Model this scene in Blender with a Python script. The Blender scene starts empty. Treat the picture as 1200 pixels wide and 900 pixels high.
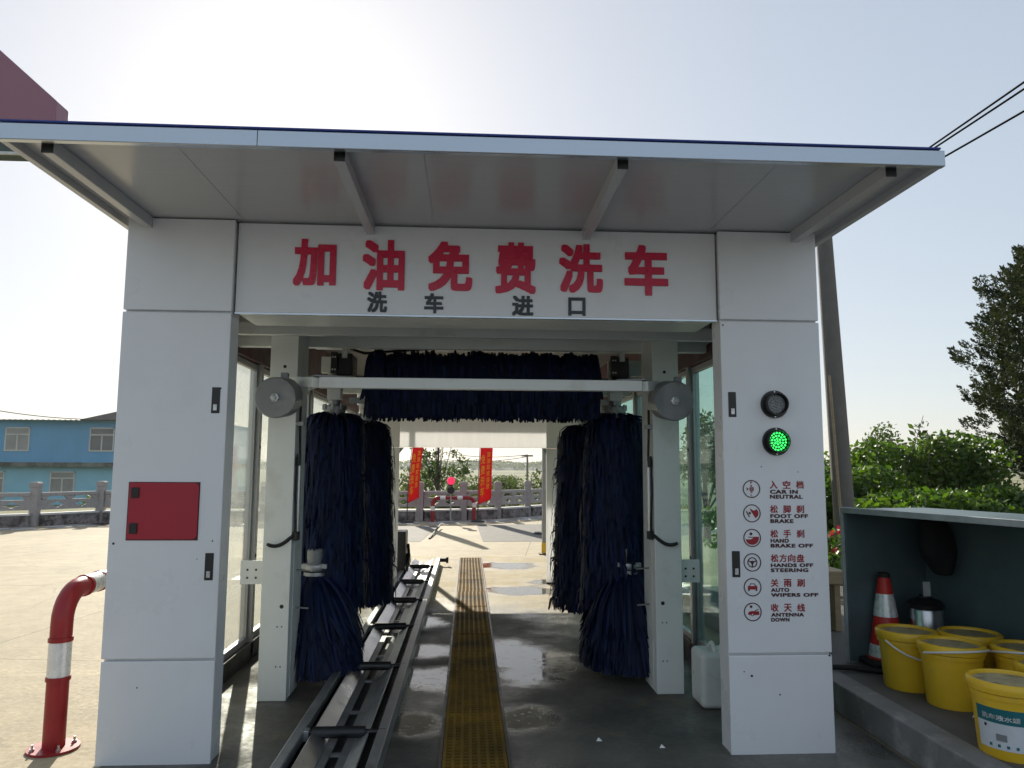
import bpy, bmesh, math, random
import numpy as np
from mathutils import Vector
random.seed(7); rng = np.random.default_rng(7)
R_ = math.radians
scn = bpy.context.scene
COL = scn.collection

# ------------------------------------------------------------------ camera, sky, sun, exposure
F_PX, YAW, PITCH, ROLL, CAM_H = 876.26, 0.0576, 0.11, 0.005, 1.6
_f = np.array([math.sin(YAW)*math.cos(PITCH), math.cos(YAW)*math.cos(PITCH), math.sin(PITCH)])
_r = np.array([math.cos(YAW), -math.sin(YAW), 0.0]); _u = np.cross(_r, _f)
CR = math.cos(ROLL)*_r + math.sin(ROLL)*_u; CU = -math.sin(ROLL)*_r + math.cos(ROLL)*_u; CF = _f
cd = bpy.data.cameras.new("camera"); cam = bpy.data.objects.new("camera", cd); COL.objects.link(cam)
cd.sensor_width = 36; cd.lens = 36*F_PX/1200; cd.clip_start = 0.05; cd.clip_end = 6000
from mathutils import Matrix
m = Matrix(((CR[0], CU[0], -CF[0], 0), (CR[1], CU[1], -CF[1], 0), (CR[2], CU[2], -CF[2], CAM_H), (0, 0, 0, 1)))
cam.matrix_world = m
scn.camera = cam

SUN_EL, SUN_AZ = 25.5, -14.0          # azimuth measured from the tunnel axis (+Y), negative = left
w = bpy.data.worlds.new("World"); scn.world = w; w.use_nodes = True
wn = w.node_tree; wn.nodes.clear()
sky = wn.nodes.new("ShaderNodeTexSky"); sky.sky_type = 'NISHITA'; sky.sun_disc = False
sky.sun_elevation = R_(SUN_EL); sky.sun_rotation = R_(SUN_AZ)
sky.air_density = 1.0; sky.dust_density = 0.8; sky.ozone_density = 2.5; sky.altitude = 0
bg = wn.nodes.new("ShaderNodeBackground"); bg.inputs[1].default_value = 0.13
wo = wn.nodes.new("ShaderNodeOutputWorld")
hs_ = wn.nodes.new("ShaderNodeHueSaturation"); hs_.inputs["Saturation"].default_value = 1.0
wn.links.new(sky.outputs[0], hs_.inputs["Color"]); gm_ = wn.nodes.new("ShaderNodeGamma"); gm_.inputs[1].default_value = 0.36          # hazy air evens the sky out
sc_m = wn.nodes.new("ShaderNodeVectorMath"); sc_m.operation = 'SCALE'; sc_m.inputs["Scale"].default_value = 2.45
wn.links.new(hs_.outputs[0], gm_.inputs[0]); wn.links.new(gm_.outputs[0], sc_m.inputs[0]); wn.links.new(sc_m.outputs[0], bg.inputs[0]); wn.links.new(bg.outputs[0], wo.inputs[0])
sl = bpy.data.lights.new("sun", 'SUN'); sl.energy = 5.0; sl.angle = R_(0.5); sl.color = (1.0, 0.93, 0.80)
sun = bpy.data.objects.new("sun", sl); COL.objects.link(sun)
sd = Vector((math.sin(R_(SUN_AZ))*math.cos(R_(SUN_EL)), math.cos(R_(SUN_AZ))*math.cos(R_(SUN_EL)), math.sin(R_(SUN_EL))))
sun.rotation_euler = sd.to_track_quat('Z', 'Y').to_euler()
vs = scn.view_settings
vs.view_transform = 'Standard'; vs.look = 'None'; vs.gamma = 1; vs.exposure = 0.40; vs.use_curve_mapping = False
try:
    scn.cycles.max_bounces = 10; scn.cycles.transparent_max_bounces = 12
except Exception: pass

def at(px, py, Y=None, Z=None, X=None):
    """a measured point of the photograph (1200x900) -> world point on a known plane"""
    d = CF + (px-600)/F_PX*CR - (py-450)/F_PX*CU
    t = Y/d[1] if Y is not None else (Z-CAM_H)/d[2] if Z is not None else X/d[0]
    return np.array([0, 0, CAM_H]) + t*d

# ------------------------------------------------------------------ materials
def nodes_of(mt):
    mt.use_nodes = True; nt = mt.node_tree
    return nt, nt.nodes["Principled BSDF"]
def mat(name, col, rough=0.5, metal=0.0, var=0.08, scale=6.0, bump=0.0, bscale=60.0, spec=None, stretch=None, rvar=0.1, alt=None, altscale=2.0, altlo=.55, althi=.75):
    """painted/solid surface with noise in colour, gloss and relief; alt = second colour in noise-shaped patches"""
    mt = bpy.data.materials.new(name); nt, b = nodes_of(mt); N = nt.nodes; L = nt.links
    tc = N.new("ShaderNodeTexCoord"); mp = N.new("ShaderNodeMapping"); L.new(tc.outputs["Object"], mp.inputs[0])
    if stretch: mp.inputs["Scale"].default_value = stretch
    no = N.new("ShaderNodeTexNoise"); no.inputs["Scale"].default_value = scale; no.inputs["Detail"].default_value = 6; no.inputs["Roughness"].default_value = .6
    L.new(mp.outputs[0], no.inputs["Vector"])
    rp = N.new("ShaderNodeMapRange"); rp.inputs[1].default_value = .3; rp.inputs[2].default_value = .7; rp.inputs[3].default_value = 1-var; rp.inputs[4].default_value = 1+var
    L.new(no.outputs[0], rp.inputs[0])
    mx = N.new("ShaderNodeMix"); mx.data_type = 'RGBA'; mx.blend_type = 'MULTIPLY'; mx.inputs[0].default_value = 1
    mx.inputs[6].default_value = (*col, 1)
    src = None
    if alt:
        n2 = N.new("ShaderNodeTexNoise"); n2.inputs["Scale"].default_value = altscale; n2.inputs["Detail"].default_value = 8; n2.inputs["Roughness"].default_value = .65
        L.new(mp.outputs[0], n2.inputs["Vector"])
        r2 = N.new("ShaderNodeMapRange"); r2.inputs[1].default_value = altlo; r2.inputs[2].default_value = althi; L.new(n2.outputs[0], r2.inputs[0])
        ma = N.new("ShaderNodeMix"); ma.data_type = 'RGBA'; ma.inputs[6].default_value = (*col, 1); ma.inputs[7].default_value = (*alt, 1)
        L.new(r2.outputs[0], ma.inputs[0]); L.new(ma.outputs[2], mx.inputs[6])
    L.new(rp.outputs[0], mx.inputs[7]); L.new(mx.outputs[2], b.inputs["Base Color"])
    rr = N.new("ShaderNodeMapRange"); rr.inputs[1].default_value = .3; rr.inputs[2].default_value = .7
    rr.inputs[3].default_value = max(.02, rough-rvar); rr.inputs[4].default_value = min(1, rough+rvar); L.new(no.outputs[0], rr.inputs[0])
    L.new(rr.outputs[0], b.inputs["Roughness"]); b.inputs["Metallic"].default_value = metal
    if spec is not None: b.inputs["Specular IOR Level"].default_value = spec
    if bump:
        nb = N.new("ShaderNodeTexNoise"); nb.inputs["Scale"].default_value = bscale; nb.inputs["Detail"].default_value = 4; L.new(mp.outputs[0], nb.inputs["Vector"])
        bp = N.new("ShaderNodeBump"); bp.inputs["Strength"].default_value = bump; bp.inputs["Distance"].default_value = .01
        L.new(nb.outputs[0], bp.inputs["Height"]); L.new(bp.outputs[0], b.inputs["Normal"])
    return mt
def leaf_mat(name, c1, c2, trans=.45, rough=.5, tc_=None, clump=2.5, isl=.5):
    mt = bpy.data.materials.new(name); nt, b = nodes_of(mt); N = nt.nodes; L = nt.links
    ge = N.new("ShaderNodeNewGeometry"); mx = N.new("ShaderNodeMix"); mx.data_type = 'RGBA'
    mx.inputs[6].default_value = (*c1, 1); mx.inputs[7].default_value = (*c2, 1)
    tcl = N.new("ShaderNodeTexCoord"); nl = N.new("ShaderNodeTexNoise"); nl.inputs["Scale"].default_value = clump; nl.inputs["Detail"].default_value = 3; L.new(tcl.outputs["Object"], nl.inputs["Vector"])
    rl = N.new("ShaderNodeMapRange"); rl.inputs[1].default_value = .36; rl.inputs[2].default_value = .66; L.new(nl.outputs[0], rl.inputs[0])
    ml0 = N.new("ShaderNodeMath"); ml0.operation = 'MULTIPLY'; ml0.inputs[1].default_value = 1-isl; L.new(rl.outputs[0], ml0.inputs[0])
    ml1 = N.new("ShaderNodeMath"); ml1.operation = 'MULTIPLY_ADD'; ml1.inputs[1].default_value = isl; L.new(ge.outputs["Random Per Island"], ml1.inputs[0]); L.new(ml0.outputs[0], ml1.inputs[2])
    L.new(ml1.outputs[0], mx.inputs[0]); L.new(mx.outputs[2], b.inputs["Base Color"]); b.inputs["Roughness"].default_value = rough
    tr = N.new("ShaderNodeBsdfTranslucent"); ml = N.new("ShaderNodeMix"); ml.data_type = 'RGBA'; ml.blend_type = 'MULTIPLY'; ml.inputs[0].default_value = 1
    ml.inputs[7].default_value = (*(tc_ or (1.7, 1.9, .7)), 1); L.new(mx.outputs[2], ml.inputs[6]); L.new(ml.outputs[2], tr.inputs[0])
    ms = N.new("ShaderNodeMixShader"); ms.inputs[0].default_value = trans
    out = [n for n in N if n.type == 'OUTPUT_MATERIAL'][0]
    L.new(b.outputs[0], ms.inputs[1]); L.new(tr.outputs[0], ms.inputs[2]); L.new(ms.outputs[0], out.inputs[0])
    return mt
def sheet_mat(name, col, trans):
    mt = bpy.data.materials.new(name); nt, b = nodes_of(mt); N = nt.nodes; L = nt.links
    tc = N.new("ShaderNodeTexCoord"); mp = N.new("ShaderNodeMapping"); mp.inputs["Scale"].default_value = (6, 6, .7); L.new(tc.outputs["Object"], mp.inputs[0])
    no = N.new("ShaderNodeTexNoise"); no.inputs["Scale"].default_value = 2.5; no.inputs["Detail"].default_value = 6; L.new(mp.outputs[0], no.inputs["Vector"])
    cr = N.new("ShaderNodeMix"); cr.data_type = 'RGBA'; cr.inputs[6].default_value = (*col, 1); cr.inputs[7].default_value = (*[c*.86 for c in col], 1); L.new(no.outputs[0], cr.inputs[0])
    L.new(cr.outputs[2], b.inputs["Base Color"]); b.inputs["Roughness"].default_value = .4
    tl = N.new("ShaderNodeBsdfTranslucent"); L.new(cr.outputs[2], tl.inputs[0])
    ms = N.new("ShaderNodeMixShader"); ms.inputs[0].default_value = trans; out = [n for n in N if n.type == 'OUTPUT_MATERIAL'][0]
    L.new(b.outputs[0], ms.inputs[1]); L.new(tl.outputs[0], ms.inputs[2]); L.new(ms.outputs[0], out.inputs[0]); return mt
def glass_mat(name, tint, refl=.12, haze_=0.0):
    mt = bpy.data.materials.new(name); nt, b = nodes_of(mt); N = nt.nodes; L = nt.links
    tr = N.new("ShaderNodeBsdfTransparent"); tr.inputs[0].default_value = (*tint, 1)
    gl = N.new("ShaderNodeBsdfGlossy"); gl.inputs["Roughness"].default_value = .03; gl.inputs[0].default_value = (.9, .95, .95, 1)
    lw = N.new("ShaderNodeLayerWeight"); lw.inputs[0].default_value = .5; pw = N.new("ShaderNodeMath"); pw.operation = 'POWER'; pw.inputs[1].default_value = 4; L.new(lw.outputs["Facing"], pw.inputs[0]); fr = N.new("ShaderNodeMath"); fr.operation = 'MULTIPLY_ADD'; fr.inputs[1].default_value = refl*2; fr.inputs[2].default_value = .03; L.new(pw.outputs[0], fr.inputs[0])
    ms = N.new("ShaderNodeMixShader"); L.new(fr.outputs[0], ms.inputs[0]); L.new(tr.outputs[0], ms.inputs[1]); L.new(gl.outputs[0], ms.inputs[2])
    last = ms
    if haze_:
        tl = N.new("ShaderNodeBsdfTranslucent"); tl.inputs[0].default_value = (.8, .82, .78, 1)
        no = N.new("ShaderNodeTexNoise"); no.inputs["Scale"].default_value = 3; no.inputs["Detail"].default_value = 8
        tcx = N.new("ShaderNodeTexCoord"); L.new(tcx.outputs["Object"], no.inputs["Vector"])
        rp = N.new("ShaderNodeMapRange"); rp.inputs[1].default_value = .3; rp.inputs[2].default_value = .75; rp.inputs[3].default_value = haze_*.7; rp.inputs[4].default_value = haze_*1.4
        L.new(no.outputs[0], rp.inputs[0]); m2 = N.new("ShaderNodeMixShader"); L.new(rp.outputs[0], m2.inputs[0]); L.new(ms.outputs[0], m2.inputs[1]); L.new(tl.outputs[0], m2.inputs[2]); last = m2
    out = [n for n in N if n.type == 'OUTPUT_MATERIAL'][0]; L.new(last.outputs[0], out.inputs[0])
    return mt
def emit_mat(name, col, strength):
    mt = bpy.data.materials.new(name); nt, b = nodes_of(mt)
    b.inputs["Base Color"].default_value = (*[c*.3 for c in col], 1); b.inputs["Emission Color"].default_value = (*col, 1); b.inputs["Emission Strength"].default_value = strength
    return mt

M = {}
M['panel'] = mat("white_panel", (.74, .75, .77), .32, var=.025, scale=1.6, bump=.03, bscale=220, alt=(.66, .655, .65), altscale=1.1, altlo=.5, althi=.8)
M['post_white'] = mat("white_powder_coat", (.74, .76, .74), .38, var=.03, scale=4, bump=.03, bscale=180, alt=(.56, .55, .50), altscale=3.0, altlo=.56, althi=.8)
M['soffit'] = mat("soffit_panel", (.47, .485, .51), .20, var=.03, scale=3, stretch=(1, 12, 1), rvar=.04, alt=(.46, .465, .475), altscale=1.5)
M['alu'] = mat("aluminium_trim", (.50, .545, .60), .24, metal=.85, var=.02, scale=2, rvar=.04)
M['alu_dull'] = mat("dull_aluminium", (.48, .49, .50), .42, metal=.7, var=.1, scale=9)
M['galv'] = mat("galvanised_steel", (.36, .37, .38), .48, metal=.8, var=.16, scale=9, bump=.05, bscale=30, alt=(.30, .29, .27), altscale=5, altlo=.5, althi=.75)
M['galv_shiny'] = mat("polished_steel", (.55, .56, .57), .34, metal=.95, var=.1, scale=7, bump=.04, bscale=20)
M['steel_dark'] = mat("dark_steel", (.035, .036, .038), .45, metal=.3, var=.2, scale=12)
M['grey_paint'] = mat("grey_paint", (.26, .27, .28), .42, metal=.2, var=.12, scale=10, alt=(.18, .18, .18), altscale=8)
M['pole_concrete'] = mat("weathered_pole_concrete", (.14, .13, .115), .8, var=.15, scale=7, bump=.2, bscale=40)
M['black'] = mat("black_plastic", (.012, .012, .013), .38, var=.15, scale=20)
M['rubber'] = mat("black_rubber", (.014, .014, .014), .7, var=.2, scale=20)
M['maroon'] = mat("maroon_steel_paint", (.09, .022, .024), .5, var=.15, scale=6)
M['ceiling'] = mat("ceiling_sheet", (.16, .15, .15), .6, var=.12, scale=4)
M['blue_trim'] = mat("blue_roof_sheet", (.010, .035, .22), .4, var=.1, scale=4)
M['red_paint'] = mat("red_gloss_paint", (.30, .012, .016), .4, var=.15, scale=7, alt=(.20, .014, .016), altscale=5)
M['hatch'] = mat("red_hatch_paint", (.37, .011, .030), .42, var=.05, scale=4, bump=.02, bscale=150)
M['sign_red'] = mat("red_acrylic", (.56, .010, .055), .3, var=.04, scale=4)
M['sign_black'] = mat("black_acrylic", (.013, .017, .022), .3, var=.1, scale=6)
M['decal_red'] = mat("red_vinyl", (.30, .008, .016), .45, var=.06, scale=30)
M['decal_dark'] = mat("dark_maroon_vinyl", (.055, .008, .014), .45, var=.06, scale=30)
M['refl_white'] = mat("reflective_band", (.80, .80, .80), .28, metal=.25, var=.05, scale=18)
M['navy'] = None
M['yellow'] = mat("yellow_bucket_plastic", (.78, .49, .025), .36, var=.08, scale=5, alt=(.50, .35, .09), altscale=6, altlo=.56, althi=.85, bump=.02, bscale=90)
M['lid_dirt'] = mat("dusty_bucket_lid", (.42, .36, .20), .6, var=.2, scale=14, alt=(.16, .11, .08), altscale=9, altlo=.5, althi=.7)
M['white_plastic'] = mat("white_plastic", (.72, .72, .70), .35, var=.06, scale=10)
M['jerry'] = mat("translucent_white_plastic", (.66, .67, .64), .35, var=.08, scale=6)
M['cone_orange'] = mat("cone_red_orange", (.62, .030, .022), .42, var=.08, scale=9)
M['teal'] = mat("teal_sheet_metal", (.10, .145, .155), .45, var=.18, scale=2.5, alt=(.14, .165, .165), altscale=4)
M['box_rim'] = mat("pale_metal_rim", (.50, .52, .52), .4, metal=.3, var=.15, scale=12)
M['steel_can'] = mat("brushed_steel_can", (.55, .56, .57), .28, metal=.95, var=.08, scale=6, stretch=(1, 1, .1))
M['wood'] = mat("pale_wood", (.34, .25, .15), .65, var=.2, scale=5, stretch=(1, 1, 8))
M['sack'] = mat("woven_sack", (.42, .40, .34), .8, var=.12, scale=12, bump=.2, bscale=60)
M['tile'] = mat("pale_stone_tile", (.62, .61, .59), .4, var=.1, scale=5)
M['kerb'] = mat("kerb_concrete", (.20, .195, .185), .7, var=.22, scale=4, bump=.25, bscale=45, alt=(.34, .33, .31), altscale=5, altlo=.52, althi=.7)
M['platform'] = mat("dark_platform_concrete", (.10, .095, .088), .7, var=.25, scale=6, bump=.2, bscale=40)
M['stone'] = mat("grey_granite", (.33, .315, .315), .75, var=.16, scale=14, bump=.2, bscale=60)
M['rough_stone'] = mat("rough_stone", (.21, .19, .19), .9, var=.45, scale=6, bump=1.0, bscale=9, alt=(.06, .055, .055), altscale=4.5, altlo=.46, althi=.58)
M['ledge'] = mat("pale_stone_ledge", (.60, .59, .57), .7, var=.08, scale=8)
M['blue_wall'] = mat("blue_render", (.15, .38, .60), .75, var=.10, scale=.7, alt=(.20, .42, .60), altscale=.5, stretch=(1, 1, .35))
M['blue_wall_low'] = mat("pale_blue_render", (.28, .56, .68), .75, var=.08, scale=.7)
M['slab'] = mat("mossy_concrete_slab", (.20, .21, .18), .85, var=.3, scale=1.2, alt=(.06, .07, .05), altscale=.9, altlo=.4, althi=.6)
M['roof_metal'] = mat("grey_roof_sheet", (.16, .15, .15), .6, var=.15, scale=2)
M['win_frame'] = mat("pale_window_frame", (.62, .60, .56), .5, var=.08, scale=3)
M['win_glass'] = mat("dim_window_glass", (.10, .11, .115), .10, var=.3, scale=.8, spec=.8)
M['win_dusty'] = mat("dusty_window_glass", (.30, .30, .29), .2, var=.25, scale=.8)
M['purple'] = mat("purple_fascia_sheet", (.25, .115, .165), .5, var=.05, scale=.4)
M['dark_green'] = mat("dark_green_panel", (.05, .075, .07), .6, var=.1, scale=1)
M['flag'] = leaf_mat("red_flag_cloth", (.62, .018, .020), (.62, .018, .020), .45, .7, (1.1, 1.0, .9))
M['flag_yellow'] = leaf_mat("yellow_flag_print", (.92, .66, .05), (.92, .66, .05), .55, .7, (1.1, 1.0, .9))
M['bark'] = mat("bark", (.065, .052, .040), .9, var=.3, scale=5, stretch=(1, 1, .2), bump=.4, bscale=20)
M['leaf_hedge'] = leaf_mat("bright_hedge_leaves", (.014, .042, .008), (.11, .18, .022), .42, .42, None, 2.2, .6)
M['leaf_tree'] = leaf_mat("tree_leaves", (.030, .055, .015), (.07, .10, .025), .4, .5)
M['leaf_far'] = leaf_mat("far_tree_leaves", (.050, .070, .022), (.085, .11, .04), .35, .6)
M['leaf_conifer'] = leaf_mat("juniper_needles", (.010, .026, .011), (.046, .064, .014), .22, .6, (1.6, 1.4, .5), 3.2, .25)
M['leaf_red'] = leaf_mat("rose_petals", (.55, .03, .05), (.6, .06, .08), .3, .5, (1, 1, 1))
M['hill'] = mat("wooded_hillside", (.045, .070, .030), .95, var=.5, scale=.09, alt=(.09, .10, .05), altscale=.03)
M['glass_left'] = glass_mat("dusty_clear_glass", (.93, .95, .92), refl=.28, haze_=.24)
M['glass_right'] = glass_mat("green_tinted_glass", (.60, .76, .72), haze_=.05)
M['sheet_white'] = sheet_mat("milky_plastic_sheet", (.93, .93, .925), .62)
M['wire'] = mat("black_cable", (.008, .008, .009), .95, spec=.05)
M['label_white'] = mat("printed_label", (.62, .66, .70), .4, var=.08, scale=9, alt=(.42, .48, .54), altscale=9)
M['label_teal'] = mat("printed_label_band", (.012, .14, .16), .4, var=.1, scale=9)
M['lens_off'] = mat("unlit_led_lens", (.20, .21, .22), .25, var=.3, scale=60)
M['led_back'] = mat("green_led_backing", (.003, .10, .016), .35)
M['led'] = emit_mat("green_led", (.04, 1.0, .14), 1.9)
M['red_led'] = emit_mat("red_led", (1.0, .03, .12), .75)
M['bag'] = mat("black_bag_cloth", (.008, .008, .009), .85, var=.3, scale=10, bump=.5, bscale=14)

def brush_mat():
    mt = bpy.data.materials.new("navy_brush_foam"); nt, b = nodes_of(mt); N = nt.nodes; L = nt.links
    ge = N.new("ShaderNodeNewGeometry"); cr = N.new("ShaderNodeValToRGB"); cr.color_ramp.elements[0].color = (.0018, .0048, .018, 1); cr.color_ramp.elements[1].color = (.0055, .017, .070, 1)
    L.new(ge.outputs["Random Per Island"], cr.inputs[0]); L.new(cr.outputs[0], b.inputs["Base Color"]); b.inputs["Roughness"].default_value = .6; b.inputs["Specular IOR Level"].default_value = .22
    return mt
M['navy'] = brush_mat()

def grate_mat():
    return mat("brown_grating", (.235, .135, .024), .75, spec=.12, var=.25, scale=4, alt=(.12, .078, .02), altscale=1.3, altlo=.45, althi=.6)
M['grate'] = grate_mat()

def ground_mat(name, dry, dark, wet=False, puddles=(), streak=True):
    """concrete with stains; the wash bay adds damp patches with shade painted in, and puddles (own outlines, low roughness)"""
    mt = bpy.data.materials.new(name); nt, b = nodes_of(mt); N = nt.nodes; L = nt.links
    tc = N.new("ShaderNodeTexCoord")
    def noise(scale, detail=8, rough=.6, stretch=None, rot=0):
        mp = N.new("ShaderNodeMapping"); L.new(tc.outputs["Object"], mp.inputs[0])
        if stretch: mp.inputs["Scale"].default_value = stretch
        mp.inputs["Rotation"].default_value = (0, 0, rot)
        n = N.new("ShaderNodeTexNoise"); n.inputs["Scale"].default_value = scale; n.inputs["Detail"].default_value = detail; n.inputs["Roughness"].default_value = rough
        L.new(mp.outputs[0], n.inputs["Vector"]); return n.outputs[0]
    def rng_(v, a, c, lo=0, hi=1):
        r = N.new("ShaderNodeMapRange"); r.inputs[1].default_value = a; r.inputs[2].default_value = c; r.inputs[3].default_value = lo; r.inputs[4].default_value = hi
        L.new(v, r.inputs[0]); return r.outputs[0]
    def mix(f, a, c, blend='MIX'):
        x = N.new("ShaderNodeMix"); x.data_type = 'RGBA'; x.blend_type = blend
        if hasattr(f, 'links'): L.new(f, x.inputs[0])
        else: x.inputs[0].default_value = f
        for i, v in ((6, a), (7, c)):
            if hasattr(v, 'links'): L.new(v, x.inputs[i])
            else: x.inputs[i].default_value = (*v, 1)
        return x.outputs[2]
    def math_(op, a, c):
        x = N.new("ShaderNodeMath"); x.operation = op
        for i, v in ((0, a), (1, c)):
            if hasattr(v, 'links'): L.new(v, x.inputs[i])
            else: x.inputs[i].default_value = v
        return x.outputs[0]
    big = noise(.45, 8); fine = noise(26, 6, .7); mid = noise(3.2, 8, .65)
    c = mix(rng_(big, .38, .66), dry, dark)
    c = mix(rng_(mid, .40, .66, 0, .7), c, tuple(v*.58 for v in dry))
    if streak:
        st = noise(1.2, 6, .6, (.16, 1.6, 1), 1.0); c = mix(rng_(st, .5, .68, 0, .5), c, tuple(v*.68 for v in dry))
        st2 = noise(2.0, 5, .6, (.08, 2.2, 1), .85); c = mix(rng_(st2, .56, .70, 0, .4), c, tuple(min(.8, v*1.35) for v in dry))
    c = mix(rng_(fine, .3, .7, 0, .3), c, tuple(v*.45 for v in dry))
    if streak:
        br = N.new("ShaderNodeTexBrick"); br.inputs["Scale"].default_value = 1.0; br.inputs["Brick Width"].default_value = 4.4; br.inputs["Row Height"].default_value = 3.6; br.inputs["Mortar Size"].default_value = .012; br.inputs["Mortar Smooth"].default_value = .3; br.offset = 0.0
        mj = N.new("ShaderNodeMapping"); mj.inputs["Rotation"].default_value = (0, 0, .12); mj.inputs["Location"].default_value = (.6, 1.1, 0); L.new(tc.outputs["Object"], mj.inputs[0]); L.new(mj.outputs[0], br.inputs["Vector"])
        c = mix(math_('MULTIPLY', br.outputs["Fac"], .75), c, tuple(v*.33 for v in dry))
        vo = N.new("ShaderNodeTexVoronoi"); vo.feature = 'DISTANCE_TO_EDGE'; vo.inputs["Scale"].default_value = .34
        wv = N.new("ShaderNodeMix"); wv.data_type = 'RGBA'; wv.blend_type = 'LINEAR_LIGHT'; wv.inputs[0].default_value = .25; L.new(tc.outputs["Object"], wv.inputs[6])
        nn = N.new("ShaderNodeTexNoise"); nn.inputs["Scale"].default_value = 2.2; nn.inputs["Detail"].default_value = 6; L.new(tc.outputs["Object"], nn.inputs["Vector"]); L.new(nn.outputs["Color"], wv.inputs[7]); L.new(wv.outputs[2], vo.inputs["Vector"])
        crk = math_('MULTIPLY', rng_(vo.outputs["Distance"], .0, .006, 1, 0), rng_(noise(.22, 3), .46, .56, 0, .6)); c = mix(crk, c, tuple(v*.35 for v in dry))
        oil = rng_(noise(.7, 5, .55), .62, .74, 0, .45); c = mix(oil, c, tuple(v*.5 for v in dry))
    rough = rng_(fine, .3, .7, .72, .9)
    hgt = fine
    if wet:
        alg = rng_(noise(1.5, 7, .66), .46, .66, 0, .8); c = mix(alg, c, (.34, .25, .075))
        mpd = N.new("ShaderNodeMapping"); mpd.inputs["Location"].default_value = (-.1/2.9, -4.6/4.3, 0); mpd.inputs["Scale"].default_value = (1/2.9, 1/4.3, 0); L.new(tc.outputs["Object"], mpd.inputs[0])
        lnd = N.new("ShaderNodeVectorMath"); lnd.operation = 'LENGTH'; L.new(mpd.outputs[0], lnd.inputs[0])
        soak_shade = math_('ADD', math_('SUBTRACT', 1.0, lnd.outputs["Value"]), math_('MULTIPLY', math_('SUBTRACT', noise(.8, 8, .62), .5), 1.1))  # wet floor, darkened out to the shadow edge: shade painted into its colour
        damp_shade = rng_(soak_shade, -.12, .16)
        c = mix(math_('MULTIPLY', damp_shade, .95), c, mix(rng_(noise(1.3, 8, .65), .4, .62), (.055, .056, .054), (.13, .125, .108)))  # wet tone, made darker by the shade put into it
        c = mix(rng_(noise(2.4, 7, .66), .56, .70, 0, .45), c, (.21, .155, .055))
        rough = math_('SUBTRACT', rough, math_('MULTIPLY', math_('MULTIPLY', damp_shade, rng_(noise(.7, 6, .6), .38, .62)), .55))
        acc = None
        edge = noise(2.0, 6, .6)
        for (px, py, rx, ry) in puddles:
            mp = N.new("ShaderNodeMapping"); mp.vector_type = 'POINT'
            mp.inputs["Location"].default_value = (-px/rx, -py/ry, 0); mp.inputs["Scale"].default_value = (1/rx, 1/ry, 0)
            L.new(tc.outputs["Object"], mp.inputs[0])
            ln = N.new("ShaderNodeVectorMath"); ln.operation = 'LENGTH'; L.new(mp.outputs[0], ln.inputs[0])
            v = math_('SUBTRACT', 1.0, ln.outputs["Value"])
            acc = v if acc is None else math_('MAXIMUM', acc, v)
        pm = math_('ADD', acc, math_('MULTIPLY', math_('SUBTRACT', edge, .5), 1.7))
        speck = rng_(noise(26, 3, .6), .62, .68)
        pud = math_('MULTIPLY', rng_(pm, -.06, .50), math_('SUBTRACT', 1.0, math_('MULTIPLY', speck, .25)))
        c = mix(math_('MULTIPLY', pud, .8), c, (.06, .057, .05))
        keep = math_('SUBTRACT', 1.0, pud)
        rough = math_('ADD', math_('MULTIPLY', rough, keep), math_('MULTIPLY', pud, .03))
        hgt = math_('MULTIPLY', fine, keep)
    L.new(c, b.inputs["Base Color"]); L.new(rough, b.inputs["Roughness"])
    bp = N.new("ShaderNodeBump"); bp.inputs["Strength"].default_value = .35; bp.inputs["Distance"].default_value = .008
    L.new(hgt, bp.inputs["Height"]); L.new(bp.outputs[0], b.inputs["Normal"])
    return mt
M['concrete'] = ground_mat("yard_concrete", (.54, .45, .285), (.42, .345, .215))
PUDDLES = [(-.36, 6.75, .34, .30), (-.30, 5.85, .42, .42), (.48, 6.35, .46, .85), (.40, 4.95, .26, .36), (.66, 12.3, .7, .5), (.75, 9.9, .6, .5), (1.2, 10.6, .5, .3), (-.45, 7.9, .25, .4), (-.30, 4.9, .25, .25)]
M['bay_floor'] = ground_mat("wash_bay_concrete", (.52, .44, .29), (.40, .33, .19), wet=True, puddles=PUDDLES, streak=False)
M['asphalt'] = ground_mat("worn_asphalt", (.20, .185, .155), (.16, .15, .13), streak=False)
M['added_grey'] = ground_mat("added_apron_grey", (.27, .27, .265), (.21, .21, .21), streak=False)  # neutral grey for the added sheet that cools the bounce
def field_mat():
    mt = bpy.data.materials.new("field_ground"); nt, b = nodes_of(mt); N = nt.nodes; L = nt.links
    tc = N.new("ShaderNodeTexCoord"); mp = N.new("ShaderNodeMapping"); mp.inputs["Scale"].default_value = (.012, .05, 1); L.new(tc.outputs["Object"], mp.inputs[0])
    n = N.new("ShaderNodeTexNoise"); n.inputs["Scale"].default_value = 1.0; n.inputs["Detail"].default_value = 8; L.new(mp.outputs[0], n.inputs["Vector"])
    cr = N.new("ShaderNodeValToRGB"); e = cr.color_ramp.elements; e[0].position = .32; e[0].color = (.06, .085, .025, 1); e[1].position = .68; e[1].color = (.30, .25, .12, 1)
    x = cr.color_ramp.elements.new(.5); x.color = (.16, .16, .06, 1)
    L.new(n.outputs[0], cr.inputs[0]); L.new(cr.outputs[0], b.inputs["Base Color"]); b.inputs["Roughness"].default_value = .95
    return mt
M['field'] = field_mat()

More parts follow.
